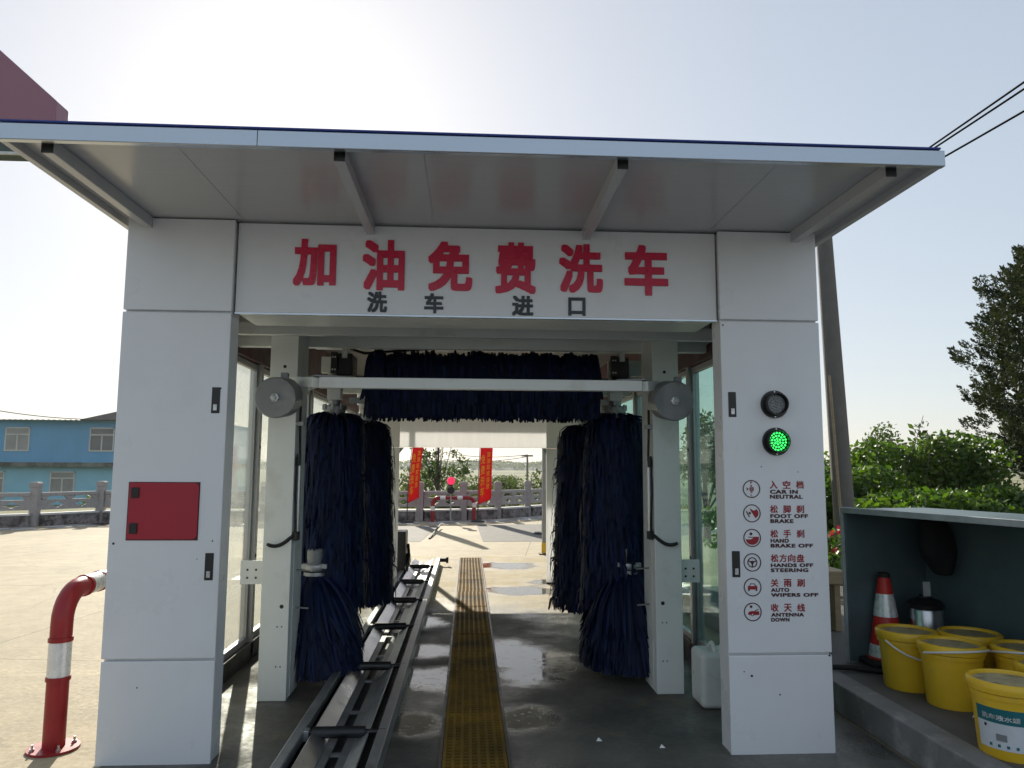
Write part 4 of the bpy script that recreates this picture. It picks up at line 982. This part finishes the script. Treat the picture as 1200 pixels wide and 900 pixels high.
# white jerrycan behind the right cabinet
jx, jy = 1.66, 5.14
t = thing("jerrycan", (jx, jy, 0), "white plastic jerrycan on the floor behind the right cabinet", "jerrycan")
MB().box(jx-.10, jx+.12, jy-.09, jy+.17, .012, .37).build("body", 'jerry', t, bevel=.035, seg=4)
MB().tube(arc3(lambda s_: (jx+.01, jy-.04+.14*s_, .365+.05*math.sin(math.pi*s_)), 10), .013, 10).build("handle", 'jerry', t, smooth=True)
MB().lathe([(0, .36), (.028, .36), (.028, .415), (0, .42)], (jx+.06, jy-.05, 0), 16).build("cap", 'white_plastic', t, smooth=True)
# small litter on the wet floor
for k, (px, py) in enumerate(((702, 868), (776, 876))):
    p = at(px, py, Z=.012); s_ = .018
    o = MB().add([(p[0]-s_, p[1]-s_*.4, .012), (p[0]+s_, p[1]-s_*.6, .013), (p[0]+s_*.3, p[1]+s_*.8, .022), (p[0]-s_*.2, p[1]+.002, .030)], [(0, 1, 3), (1, 2, 3), (2, 0, 3), (0, 2, 1)]).build("paper_scrap", 'white_plastic')
    tag(o, ["small white paper scrap on the wet floor, nearer the drain", "small white paper scrap on the wet floor, nearer the right cabinet"][k], "litter")

# ------------------------------------------------------------------ hooped barriers
def barrier(loc, length, height, r, rz, label, yb):
    t = thing("hoop_barrier", (0, 0, 0), label, "barrier", "red and white hoop barriers")
    k = .17
    def path(a0, a1, n=40):
        # arc-length parameter along one hoop: up, bend, across, bend, down
        segs = [height-k, k*math.pi/2, length-2*k, k*math.pi/2, height-k]; out = []
        for i in range(n+1):
            s_ = a0+(a1-a0)*i/n
            if s_ < segs[0]: p = (0, s_)
            elif s_ < segs[0]+segs[1]: a_ = (s_-segs[0])/k; p = (k-k*math.cos(a_), height-k+k*math.sin(a_))
            elif s_ < sum(segs[:3]): p = (k+s_-segs[0]-segs[1], height)
            elif s_ < sum(segs[:4]): a_ = (s_-sum(segs[:3]))/k; p = (length-k+k*math.sin(a_), height-k+k*math.cos(a_))
            else: p = (length, height-k-(s_-sum(segs[:4])))
            out.append((p[0], 0, p[1]))
        return out, sum(segs)
    _, tot = path(0, 1)
    tu, _ = path(.012, tot-.012, 70); MB().tube(tu, r, 24).build("hoop", 'red_paint', t, smooth=True)
    bands = yb
    for a0, a1 in bands:
        pp, _ = path(a0, a1, 10); MB().tube(pp, r+.002, 24).build("reflective_band", 'refl_white', t, smooth=True)
        for e in (a0, a1):
            pp, _ = path(e-.012, e+.012, 2); MB().tube(pp, r+.007, 24).build("clamp_ring", 'red_paint', t, smooth=True)
    for xx in (0, length):
        o = MB().lathe([(0, 0.0), (.135, 0.0), (.135, .012), (0, .012)], (xx, 0, 0), 28).build("base_plate", 'red_paint', t)
        kx_ = MB()
        for q_ in range(4):
            a_ = q_*math.pi/2+.7; bx_, by_ = xx+.105*math.cos(a_), .105*math.sin(a_)
            kx_.cyl((bx_, by_, .012), (bx_, by_, .045), .007, n=8); kx_.cyl((bx_, by_, .012), (bx_, by_, .024), .014, n=6)
        kx_.build("anchor_bolt", 'galv_shiny', o)
    t.location = loc; t.rotation_euler = (0, 0, rz)
    return t
barrier((-2.318, 4.56, .006), 1.4, .865, .058, math.pi/2, "red and white hoop barrier beside the left white cabinet", [(.385, .60), (1.02, 1.20)])
barrier((-1.01, 22.0, .006), 1.2, .68, .055, R_(6), "low red and white hoop barrier in front of the stone balustrade", [(.30, .46), (.80, .98), (1.30, 1.48), (1.86, 2.02)])

# ------------------------------------------------------------------ stone balustrade
bal = thing("stone_balustrade", (-.13, 22.6, 0), "grey carved stone balustrade along the far edge of the yard", "balustrade")
piers = [(-16.6, 16.4), (-15.2, 17.5), (-13.9, 18.5), (-12.55, 19.4), (-11.2, 20.3), (-10.2, 21.7), (-8.7, 21.8), (-7.25, 21.9), (-5.8, 22.0), (-4.3, 22.1), (-2.85, 22.15), (-1.40, 22.25), (-.13, 22.7), (.93, 23.4), (1.94, 24.5), (2.9, 25.7), (3.9, 26.8), (5.0, 27.9), (6.1, 28.8)]
def cloud(cx, cz, w_, h):
    pts = []
    for i in range(36):
        a_ = 2*math.pi*i/36; r = 1+.20*math.cos(4*a_)
        pts.append((cx+w_*.42*r*math.cos(a_), cz+h*.42*r*math.sin(a_)))
    return pts
def panel_mesh(L_):
    cu = bpy.data.curves.new("panel", 'CURVE'); cu.dimensions = '2D'; cu.fill_mode = 'BOTH'; cu.extrude = .045
    def sp(pts):
        s_ = cu.splines.new('POLY'); s_.points.add(len(pts)-1); s_.use_cyclic_u = True
        for i, (a_, b__) in enumerate(pts): s_.points[i].co = (a_, b__, 0, 1)
    sp([(0, .42), (L_, .42), (L_, .68), (0, .68)]); sp(cloud(L_*.29, .55, L_*.24, .15)); sp(cloud(L_*.71, .55, L_*.24, .15))
    ob = bpy.data.objects.new("panel", cu); COL.objects.link(ob); dg = bpy.context.evaluated_depsgraph_get(); dg.update()
    me = bpy.data.meshes.new_from_object(ob.evaluated_get(dg)); bpy.data.objects.remove(ob); bpy.data.curves.remove(cu)
    me.materials.clear(); return me
off = ploc(bal)
for i, (x, y) in enumerate(piers):
    mbp = MB(); mbp.box(x-.10, x+.10, y-.10, y+.10, .006, 1.0); mbp.prism([(x-.115, 1.0), (x+.115, 1.0), (x+.115, 1.10), (x+.085, 1.14), (x-.085, 1.14), (x-.115, 1.10)], y-.115, y+.115)
    mbp.build("pier", 'stone', bal, bevel=.008)
    if i+1 < len(piers):
        nx, ny = piers[i+1]; dx, dy = nx-x, ny-y; L_ = math.hypot(dx, dy); an = math.atan2(dy, dx)
        me = panel_mesh(L_-.22); o = finish(me, "carved_panel", 'stone', bal)
        ux, uy = dx/L_, dy/L_
        o.location = (x+ux*.11-off[0], y+uy*.11-off[1], 0); o.rotation_euler = (math.pi/2, 0, an)
        q0 = Vector((x+ux*.11, y+uy*.11, 0)); q1 = Vector((nx-ux*.11, ny-uy*.11, 0)); Z_ = Vector((0, 0, 1))
        MB().beam(q0+Z_*.82, q1+Z_*.82, .13, .10).build("top_rail", 'stone', bal, bevel=.02)
        mbp = MB()
        for f_ in (.06, .5, .94):
            c = q0.lerp(q1, f_); ww = .10 if f_ == .5 else .07
            a_ = Vector((ux, uy, 0))
            mbp.prism([(0, 0), (1, 0)], 0, 1) if False else None
            lo = [c-a_*ww*.55, c+a_*ww*.55]; hi = [c-a_*ww*1.5, c+a_*ww*1.5]; nn = Vector((-uy, ux, 0))*.05
            vs_ = [lo[0]-nn+Z_*.68, lo[1]-nn+Z_*.68, lo[1]+nn+Z_*.68, lo[0]+nn+Z_*.68, hi[0]-nn+Z_*.77, hi[1]-nn+Z_*.77, hi[1]+nn+Z_*.77, hi[0]+nn+Z_*.77]
            mbp.add([tuple(v) for v in vs_], [(3,2,1,0),(4,5,6,7),(0,1,5,4),(1,2,6,5),(2,3,7,6),(3,0,4,7)])
        mbp.build("rail_support", 'stone', bal, bevel=.01)
        MB().beam(q0+Z_*.31, q1+Z_*.31, .30, .05).build("ledge", 'ledge', bal, bevel=.004)
        MB().beam(q0+Z_*.142, q1+Z_*.142, .26, .27).build("plinth", 'rough_stone', bal)
# paving slabs at the foot of the balustrade
k = 0
for i in range(3, len(piers)-4):
    (x, y), (nx, ny) = piers[i], piers[i+1]
    L_ = math.hypot(nx-x, ny-y); ux, uy = (nx-x)/L_, (ny-y)/L_; vx, vy = uy, -ux
    n_ = 3
    for j in range(n_):
        for row in range(2):
            a0 = L_*j/n_; a1 = a0+L_/n_-.02; d0 = .32+row*.42; d1 = d0+.38
            sheet("paving_slab", [(x+ux*a+vx*d, y+uy*a+vy*d) for a, d in ((a0, d1), (a1, d1), (a1, d0), (a0, d0))], .012, 'stone' if (j+row+i) % 2 else 'tile')

# ------------------------------------------------------------------ feather flags
def flag(px, Y, ztop, zbot, wd, label, lean, text=True):
    c = at(px, 600, Y=Y); x = float(c[0])
    t = thing("feather_flag", (x, Y, 0), label, "flag", "red feather flags")
    H = ztop
    def pole(s_): return (x + lean*(s_**2.2), Y, .01+H*s_)
    MB().tube(arc3(pole, 20), [.016-.011*i/20 for i in range(21)], 8).build("pole", 'steel_dark', t, smooth=True)
    MB().lathe([(0, .0), (.20, .0), (.19, .05), (.05, .07), (0, .07)], (x, Y, .005), 20).build("base", 'steel_dark', t, smooth=True)
    n, m_ = 30, 8; V = []; F = []
    def surf(u, v):
        z_ = zbot + (H-zbot)*v; s_ = (z_-.01)/H; px_ = x+lean*s_**2.2
        w_ = wd*(1-.55*max(0, (v-.72)/.28)**2); slant = -.18*u if v < .08 else 0
        return (px_+.02+w_*u, Y+.07*math.sin(6.5*v*math.pi*.5+u*2.4)*u+.03*math.sin(v*17+u*3)*u, z_+.16*u*(1-v)-.05*u*v)
    for i in range(n+1):
        for j in range(m_+1): V.append(surf(j/m_, i/n))
    for i in range(n):
        for j in range(m_): F.append((i*(m_+1)+j, i*(m_+1)+j+1, (i+1)*(m_+1)+j+1, (i+1)*(m_+1)+j))
    o = MB().add(V, F).build("banner", 'flag', t, smooth=True); so = o.modifiers.new("cloth", 'SOLIDIFY'); so.thickness = .003
    if text:
        for col_, (u0, u1, chs, v0, v1) in enumerate(((.10, .42, "免费洗车", .06, .50), (.56, .82, "加油站欢迎您", .12, .52))):
            for k_, ch in enumerate(chs):
                me = glyph(ch, .02, 0.0); n_ = len(me.vertices); co = np.empty(n_*3, np.float32); me.vertices.foreach_get("co", co); co = co.reshape(-1, 3)
                mn, mxx = co.min(0), co.max(0); sz = np.maximum(mxx-mn, 1e-6); hh = (v1-v0)/len(chs)
                out = []; of = ploc(o)
                for p in co:
                    u = u0+(p[0]-mn[0])/sz[0]*(u1-u0); v = v1-hh*(k_+1)+hh*.08+(p[1]-mn[1])/sz[1]*hh*.84
                    s3 = surf(u, v); out.append((s3[0]-of[0], s3[1]-.006-of[1], s3[2]-of[2]))
                me.vertices.foreach_set("co", np.array(out, np.float32).ravel()); me.materials.clear(); me.update(); finish(me, "flag_character", 'flag_yellow', o)
    return t
flag(477, 21.6, 3.4, .55, .30, "red feather flag by the balustrade, left of the leafless looking tree", .30)
flag(560, 21.9, 3.4, .50, .36, "red feather flag by the balustrade, just right of the far hoop barrier", .12)
flag(635.5, 18.0, 3.2, 1.0, .34, "red flag partly hidden behind the right exit column", .02, text=False)
flag(866, 10.5, 2.4, 1.3, .30, "red flag seen through the green glass wall", -.05, text=False)

# small red signal on a pole
c = at(528, 606, Y=21.5); x = float(c[0]); Y = 21.5
t = thing("signal_post", (x, Y, 0), "slim signal post with round red lamp beyond the exit", "signal")
MB().cyl((x, Y, .006), (x, Y, 1.0), .022, n=12).build("pole", 'galv', t, smooth=True)
MB().tube([(x, Y-.02, 1.19), (x, Y-.07, 1.19), (x, Y-.09, 1.19)], [.11, .11, .10], 24).build("red_lamp", 'red_led', t)
MB().box(x-.05, x+.05, Y-.02, Y+.05, .84, 1.32).build("backplate", 'black', t, bevel=.01)
MB().tube([(x, Y-.02, .93), (x, Y-.07, .93), (x, Y-.09, .93)], [.11, .11, .10], 24).build("dark_lamp", 'black', t)
o = MB().beam((at(516, 615, Z=.1)), (at(503, 631, Z=.02)), .035, .03).build("fallen_stick", 'rubber'); tag(o, "dark stick lying on the road beyond the exit", "stick")

# ------------------------------------------------------------------ blue building beyond the balustrade
BY = 60
bl = thing("blue_building", (-34, BY, -1.5), "two storey blue building with grey sheet roof beyond the balustrade", "building")
x0, x1 = -46, -20
MB().box(x0, x1, BY, BY+10, 1.75, 5.0).build("upper_wall", 'blue_wall', bl)
MB().box(x0+.02, x1-.02, BY+.10, BY+10, -1.5, 1.40).build("lower_wall", 'blue_wall_low', bl)
MB().box(x0-.2, x1+.2, BY-.55, BY+10.1, 1.40, 1.75).build("floor_slab", 'slab', bl)
mbp = MB(); 
nrib = 130
vs_ = []; fs = []
for i in range(nrib+1):
    xx = x0-.4 + (x1-x0+.8)*i/nrib; zz = .05*(i % 2)
    vs_ += [(xx, BY-.7, 4.98+zz), (xx, BY+5, 5.12+zz), (xx, BY-.7, 4.93+zz)]
for i in range(nrib): fs += [(i*3, i*3+3, i*3+4, i*3+1), (i*3, i*3+2, i*3+5, i*3+3)]
MB().add(vs_, fs).build("eave_roof", 'roof_metal', bl)
g0 = at(100, 494, Y=BY)[0]
mbp = MB(); mbp.prism([(g0, 5.02), (g0+8.5, 5.02), (g0+7.5, 6.0), (g0+4.2, 6.0)], BY-.9, BY+6); mbp.build("hip_roof", 'roof_metal', bl)
def window(px0, px1, z0, z1, yy, dusty):
    xa, xb = at(px0, 500, Y=yy)[0], at(px1, 500, Y=yy)[0]; f = MB(); w_ = .09
    f.box(xa, xb, yy-.06, yy+.02, z0-.10, z0); f.box(xa, xb, yy-.05, yy+.02, z1-w_, z1); f.box(xa, xa+w_, yy-.05, yy+.02, z0, z1); f.box(xb-w_, xb, yy-.05, yy+.02, z0, z1)
    zm = z0+(z1-z0)*.68; f.box(xa+w_, xb-w_, yy-.045, yy+.02, zm-.05, zm+.05); xm = (xa+xb)/2; f.box(xm-.05, xm+.05, yy-.045, yy+.02, z0, zm)
    fo = f.build("window", 'win_frame', bl)
    MB().box(xa+w_, xb-w_, yy-.02, yy-.01, z0, z1-w_).build("pane", 'win_dusty' if dusty else 'win_glass', fo)
for a0, a1, du in ((7, 36, True), (106, 135, False), (205, 234, False), (-92, -63, True)): window(a0, a1, 2.70, 4.45, BY, du)
for a0, a1 in ((-18, 10), (63, 92), (160, 188)): window(a0, a1, -.55, 1.05, BY+.10, True)

# purple station canopy at upper left
t = thing("station_canopy", (-10, 14, 7.2), "purple wedge shaped station canopy rising at the upper left", "canopy")
MB().prism([(-7.86, 7.62), (-7.88, 8.46), (-11.9, 12.0), (-15.5, 12.0), (-15.5, 7.62)], 14.0, 14.45).build("fascia", 'purple', t, bevel=.02)
MB().box(-15.5, -7.95, 14.02, 14.43, 7.42, 7.618).build("underside", 'dark_green', t)
MB().box(-15.5, -7.90, 13.97, 14.018, 7.37, 7.42).build("edge_strip", 'box_rim', t)
MB().box(-13.4, -13.0, 14.03, 14.42, .006, 7.42).build("column", 'post_white', t)

# ------------------------------------------------------------------ poles and wires
pb = at(996, 693, Y=9.0); pt = at(963, 243, Y=9.0)
t = thing("utility_pole", (float(pb[0]), 9.0, 0), "dark leaning utility pole behind the right side of the car wash", "pole")
dvec = (pt-pb)/np.linalg.norm(pt-pb); bot = pb - dvec*(pb[2]/dvec[2]); 
MB().tube([tuple(bot), tuple(pt)], [.135, .095], 20).build("shaft", 'pole_concrete', t, smooth=True)
arm_pts = [at(966, 257, Y=9.30), at(966, 259, Y=9.0)+np.array([0, -.06, .02]), at(966, 263, Y=8.55)]
MB().beam(tuple(arm_pts[0]+np.array([0, .12, -.06])), tuple(arm_pts[2]+np.array([0, -.12, -.06])), .05, .06).build("crossarm", 'steel_dark', t)
for p_ in arm_pts: MB().cyl(tuple(p_-np.array([0, 0, .05])), tuple(p_+np.array([0, 0, .03])), .025, n=10).build("insulator", 'white_plastic', t)
o = MB().cyl(tuple(at(993, 694, Y=8.2)), tuple(at(972, 440, Y=8.2)), .014, n=8).build("garden_stake", 'wood'); tag(o, "thin pale stake leaning beside the utility pole", "stake")
def wire(p0, p1, sag, label, r=.012, grp="overhead wires"):
    p0, p1 = np.array(p0, float), np.array(p1, float)
    o = MB().tube(arc3(lambda s_: tuple(p0+(p1-p0)*s_ - np.array([0, 0, sag*4*s_*(1-s_)])), 24), r, 6).build("overhead_wire", 'wire', smooth=True); tag(o, label, "wire", grp)
for k_, (ya, lab) in enumerate(((90, "uppermost power wire rising at the upper right"), (98, "middle power wire rising at the upper right"), (124, "lowest power wire rising at the upper right"))):
    p0 = arm_pts[k_]; p1 = at(1200, ya, Y=5.4); wire(p1+(p1-p0)*2.2, p0, .05, lab, .009)
wire(at(-60, 470, Y=50), at(140, 491, Y=62), .4, "thin wire above the blue building", .03)
wire(at(940, 541, Y=30), at(1040, 515, Y=40), .3, "thin wire seen right of the leaning pole", .018)
# far pole with wires
fp = at(618, 545, Y=120)
t = thing("far_pole", (float(fp[0]), 120, -1.5), "small distant utility pole seen through the exit arch", "pole")
MB().cyl((fp[0], 120, -1.5), (fp[0], 120, 3.5), .20, .15, n=10).build("shaft", 'pole_concrete', t)
MB().box(fp[0]-.9, fp[0]+.9, 119.9, 120.1, 3.2, 3.45).build("crossarm", 'pole_concrete', t)
wire((fp[0], 120, 3.5), at(520, 530, Y=140), .6, "faint far wire left of the distant pole, upper one", .05)
wire((fp[0], 120, 3.2), at(520, 538, Y=140), .6, "faint far wire left of the distant pole, lower one", .05)

# ------------------------------------------------------------------ vegetation
def shrub(x, y, z0, w_, h, d, n, size, mtl, label, group, name="leafy_shrub", shell=.5, stems=5, cat="shrub", nb=9):
    t = thing(name, (x, y, z0), label, cat, group)
    blobs = []
    for k in range(nb):
        a_ = rng.uniform(0, 2*math.pi); r = rng.uniform(.1, .66)
        bx_, by_, bz_ = x+w_*.5*r*math.cos(a_), y+d*.5*r*math.sin(a_), z0+h*rng.uniform(.25, .84); rr_ = rng.uniform(.20, .36) if nb < 12 else rng.uniform(.11, .25)
        blobs.append((bx_, by_, bz_, w_*rr_, d*rr_, h*rr_*.75))
    C = blob_points(blobs, n, shell); C = C[C[:, 2] > z0+.03]
    V, Fq = leaves(C, size, up=.25, aspect=.5)
    np_mesh("foliage", V, Fq, mtl, t)
    mbp = MB()
    for b in blobs[:stems]:
        mbp.tube([(x+rng.uniform(-.1, .1), y+rng.uniform(-.1, .1), z0), (x+(b[0]-x)*.5, y+(b[1]-y)*.5, z0+(b[2]-z0)*.55), b[:3]], [.03, .022, .008], 6)
    mbp.build("stem", 'bark', t)
    return t
hs = [(7.6, 13.2, 3.0, 2.2, "bright hedge shrub just right of the leaning pole"), (8.9, 13.0, 2.4, 2.35, "bright tall hedge shrub in the middle behind the teal box"), (10.7, 12.6, 2.8, 1.75, "bright hedge shrub below the dark conifer"),
      (6.2, 12.6, 2.2, 1.75, "bright hedge shrub partly hidden behind the leaning pole"), (8.3, 11.2, 2.6, 1.45, "low bright hedge shrub close behind the teal box rim"), (6.9, 10.8, 2.2, 1.40, "low bright hedge shrub beside the foot of the leaning pole"), (10.0, 10.9, 2.8, 1.15, "low hedge shrub at the right picture edge"), (12.4, 12.6, 2.8, 1.8, "hedge shrub behind the right picture edge")]
for x, y, w_, h, lab in hs: shrub(x, y, .19 if y < 9 else 0, w_, h, 2.0, 7600, .118, 'leaf_hedge', lab, "bright hedge shrubs on the right", "hedge_shrub", .45, 12, nb=22)
# loose sprigs above the hedge
t = thing("young_tree", (8.35, 12.6, 0), "young tree with loose sprigs sticking up above the hedge", "tree")
mbp = MB(); Cs = []
for px, py in ((1082, 487), (1072, 505), (1092, 508), (1060, 520), (1104, 512), (1086, 520)):
    tip = at(px, py, Y=12.6); mid = np.array([8.2+.9*rng.normal()*.4, 12.6+.2*rng.normal(), 1.5]); mbp.tube([(8.2, 12.6, .0), tuple(mid), tuple(tip)], [.014, .010, .004], 6)
    for k in range(16):
        f_ = rng.uniform(.55, 1.02); Cs.append(mid+(tip-mid)*f_+rng.normal(size=3)*.06)
V, Fq = leaves(np.array(Cs), .15, up=-.1, aspect=.42); np_mesh("foliage", V, Fq, 'leaf_tree', t); mbp.build("trunk", 'bark', t)
def tree(x, y, z0, crown, trunk_h, n, size, mtl, label, name="broadleaf_tree", shell=.35, tr=.09, limbs=7, group=None):
    t = thing(name, (x, y, z0), label, "tree", group)
    C = blob_points(crown, n, shell); V, Fq = leaves(C, size, up=.1, aspect=.55); np_mesh("crown", V, Fq, mtl, t)
    zc = max(b[2] for b in crown)
    mbp = MB().tube([(x, y, z0), (x+.02, y, z0+trunk_h*.5), (x-.02, y, z0+trunk_h), (x, y, zc)], [tr, tr*.8, tr*.6, tr*.15], 10)
    for b in crown[:limbs]: mbp.tube([(x, y, z0+trunk_h*.7), tuple((np.array([x, y, z0+trunk_h])+np.array(b[:3]))/2), b[:3]], [tr*.30, tr*.2, tr*.06], 6)
    mbp.build("trunk", 'bark', t)
    return t
p = at(1035, 512, Y=20)
tree(float(p[0]), 20, 0, [(p[0]+dx, 20+dy, p[2]+dz, r, r, r) for dx, dy, dz, r in ((0, 0, 0, .42), (-.2, .1, -.3, .38), (.25, -.1, -.3, .36), (.05, 0, -.65, .45), (.4, .2, -.75, .35))], 1.2, 1500, .10, 'leaf_tree', "small round tree rising above the hedge left of the conifer", shell=.2)
p = at(826, 520, Y=16)
tree(float(p[0]), 16, 0, [(p[0]+dx, 16+dy, p[2]+dz, r, r, r) for dx, dy, dz, r in ((0, 0, 0, .5), (.5, .1, -.2, .5), (-.3, -.1, -.4, .45), (.3, 0, -.6, .5), (1.0, .2, -.4, .6), (0, .2, .4, .35))], .9, 2600, .11, 'leaf_tree', "bushy tree seen through the green glass wall", shell=.25)
shrub(5.0, 13.0, 0, 2.0, 1.0, 1.4, 2200, .12, 'leaf_hedge', "low shrub seen through the green glass wall", "bright hedge shrubs on the right", "hedge_shrub")
# tree beyond the balustrade, seen through the exit
p = at(514, 545, Y=34); tx = float(p[0])
cr0 = []
for k in range(26):
    a_ = rng.uniform(0, 2*math.pi); r = rng.uniform(.2, 1.0); cr0.append((tx+1.45*r*math.cos(a_)+.15, 34+1.3*r*math.sin(a_), rng.uniform(1.2, 4.4), .34, .34, .28))
for k in range(6): cr0.append((tx-.8+.42*k, 34+rng.uniform(-.5, .5), rng.uniform(1.1, 1.45), .42, .4, .26))
tree(tx, 34, -1.5, cr0, 2.6, 2600, .15, 'leaf_tree', "sparse tree with thin trunk beyond the balustrade, seen through the exit", shell=.1, tr=.075, limbs=14)
k = 0
for (px, Y_, w_, h, lab) in ((500, 44, 5.0, 3.2, "dark round bush below the sparse tree"), (475, 52, 5.0, 2.6, "green bush at the left of the exit view"), (545, 60, 6.0, 2.6, "bush between the two far flags"), (598, 48, 3.6, 2.5, "dark low bush right of the second flag"), (630, 58, 5.0, 2.3, "bush at the right of the exit view"), (585, 80, 5.0, 2.2, "distant field bush left of the far pole"), (522, 40, 3.5, 2.1, "bush beside the foot of the sparse tree")):
    c = at(px, 560, Y=Y_); shrub(float(c[0]), Y_, -1.5, w_, h, 3.0, 1300, .26, 'leaf_far', lab, "bushes in the field beyond the balustrade", "field_bush", .4)
for (x, y, w_, h, lab) in ((-15, 34, 4.0, 1.9, "bush below the blue building, by the left picture edge"), (-10.5, 36, 4.0, 1.7, "bush beyond the balustrade behind the left cabinet"), (14, 40, 6, 5.5, "large bush far behind the hedge"), (6, 45, 5, 3.0, "far bush right of the exit view")):
    shrub(x, y, -1.5, w_, h, 3.0, 1600, .24, 'leaf_far', lab, "bushes in the field beyond the balustrade", "field_bush", .4)
# dry grass strip and field rows: uncountable
n_ = 9000; C = np.stack([rng.uniform(-14, 16, n_), rng.uniform(31, 75, n_), np.zeros(n_)-1.5], 1); C[:, 2] += rng.uniform(.05, .5, n_)
V, Fq = leaves(C, .5, up=2.5, aspect=.16); o = np_mesh("field_grass", V, Fq, leaf_mat("dry_grass", (.14, .15, .05), (.32, .27, .11), .35, .8, (1.1, 1.05, .8))); tag(o, "rough dry grass in the field beyond the balustrade", "grass", kind='stuff')
# flowers near the pole foot
t = thing("rose_bush", (4.1, 8.4, .19), "small rose bush with red blooms at the foot of the leaning pole", "rose bush")
C = blob_points([(4.15, 8.3, .62, .32, .3, .36), (3.95, 8.4, .5, .25, .25, .26), (4.4, 8.5, .55, .28, .25, .30)], 800, .3); V, Fq = leaves(C, .075, aspect=.6); np_mesh("foliage", V, Fq, 'leaf_hedge', t)
Cb = blob_points([(4.10, 8.2, .78, .20, .15, .16)], 5, .9); Vb, Fb = leaves(np.repeat(Cb, 9, 0)+rng.normal(size=(45, 3))*.016, .045, aspect=.9); np_mesh("bloom", Vb, Fb, 'leaf_red', t)
MB().tube([(4.12, 8.35, .19), (4.1, 8.3, .5)], .012, 6).build("stem", 'bark', t)
# conifer at right
def conifer():
    x, y = 11.0, 12.8; t = thing("juniper_tree", (x, y, 0), "tall dark juniper with spiky tufts at the right edge", "tree")
    MB().tube([(x, y, 0), (x, y, 3.5), (x, y, 5.9)], [.16, .10, .02], 10).build("trunk", 'bark', t)
    n = 1500; z_ = rng.uniform(1.4, 6.4, n)
    def prof(zz): return np.interp(zz, [1.4, 1.9, 2.6, 3.4, 4.2, 4.9, 5.35, 5.9, 6.4], [.8, 1.25, 1.6, 1.6, 1.5, 1.3, .85, .35, .05])
    th = rng.uniform(0, 2*math.pi, n); bump = 1+.12*np.sin(th*7+z_*4.1)+.10*np.sin(th*4-z_*5.7)+.06*np.sin(z_*9.0)
    r = prof(z_)*bump*(.66+.34*rng.uniform(0, 1, n)**.5)
    C = np.stack([x+r*np.cos(th), y+r*np.sin(th), z_], 1)
    out = np.stack([np.cos(th)*.8, np.sin(th)*.8, np.full(n, .75)], 1) + rng.normal(size=(n, 3))*.25
    out /= np.linalg.norm(out, axis=1)[:, None]
    k = 95; CC = np.repeat(C, k, 0); OO = np.repeat(out, k, 0); sp_ = np.repeat(rng.uniform(.20, .46, (n, 1)), k, 0)
    f_ = rng.uniform(0, 1, (n*k, 1)); side = rng.normal(size=CC.shape); side -= OO*(side*OO).sum(1)[:, None]; side /= np.linalg.norm(side, axis=1)[:, None]
    CC = CC + OO*(f_-.35)*sp_ + side*sp_*.40*(1.0-f_)**.75*rng.uniform(.3, 1, f_.shape)
    V, Fq = leaves(CC, .070, dirs=OO+side*.55, aspect=.34)
    zi = rng.uniform(1.5, 6.0, 12000); ti = rng.uniform(0, 2*math.pi, 12000); ri = prof(zi)*.80*rng.uniform(0, 1, 12000)**.45
    V2, F2 = leaves(np.stack([x+ri*np.cos(ti), y+ri*np.sin(ti), zi], 1), .13, up=.6, aspect=.5); Fq = np.vstack([Fq, F2+len(V)]); V = np.vstack([V, V2]); np_mesh("crown", V, Fq, 'leaf_conifer', t)
conifer()

# ------------------------------------------------------------------ air: even haze round the whole place
def haze_box():
    o = MB().box(-1200, 1200, -200, 1000, -2.6, 14.0).build("haze", 'panel')
    hm = bpy.data.materials.new("haze_air"); hm.use_nodes = True; nt = hm.node_tree; nt.nodes.clear()
    pv = nt.nodes.new("ShaderNodeVolumePrincipled"); pv.inputs["Color"].default_value = (.93, .95, .97, 1); pv.inputs["Density"].default_value = HAZE; pv.inputs["Anisotropy"].default_value = .35
    out = nt.nodes.new("ShaderNodeOutputMaterial"); nt.links.new(pv.outputs[0], out.inputs["Volume"])
    o.data.materials.clear(); o.data.materials.append(hm)
    tag(o, "thin pale haze in the air over the yard, fields and hills", "haze", kind='stuff')
HAZE = 0.0003
haze_box()
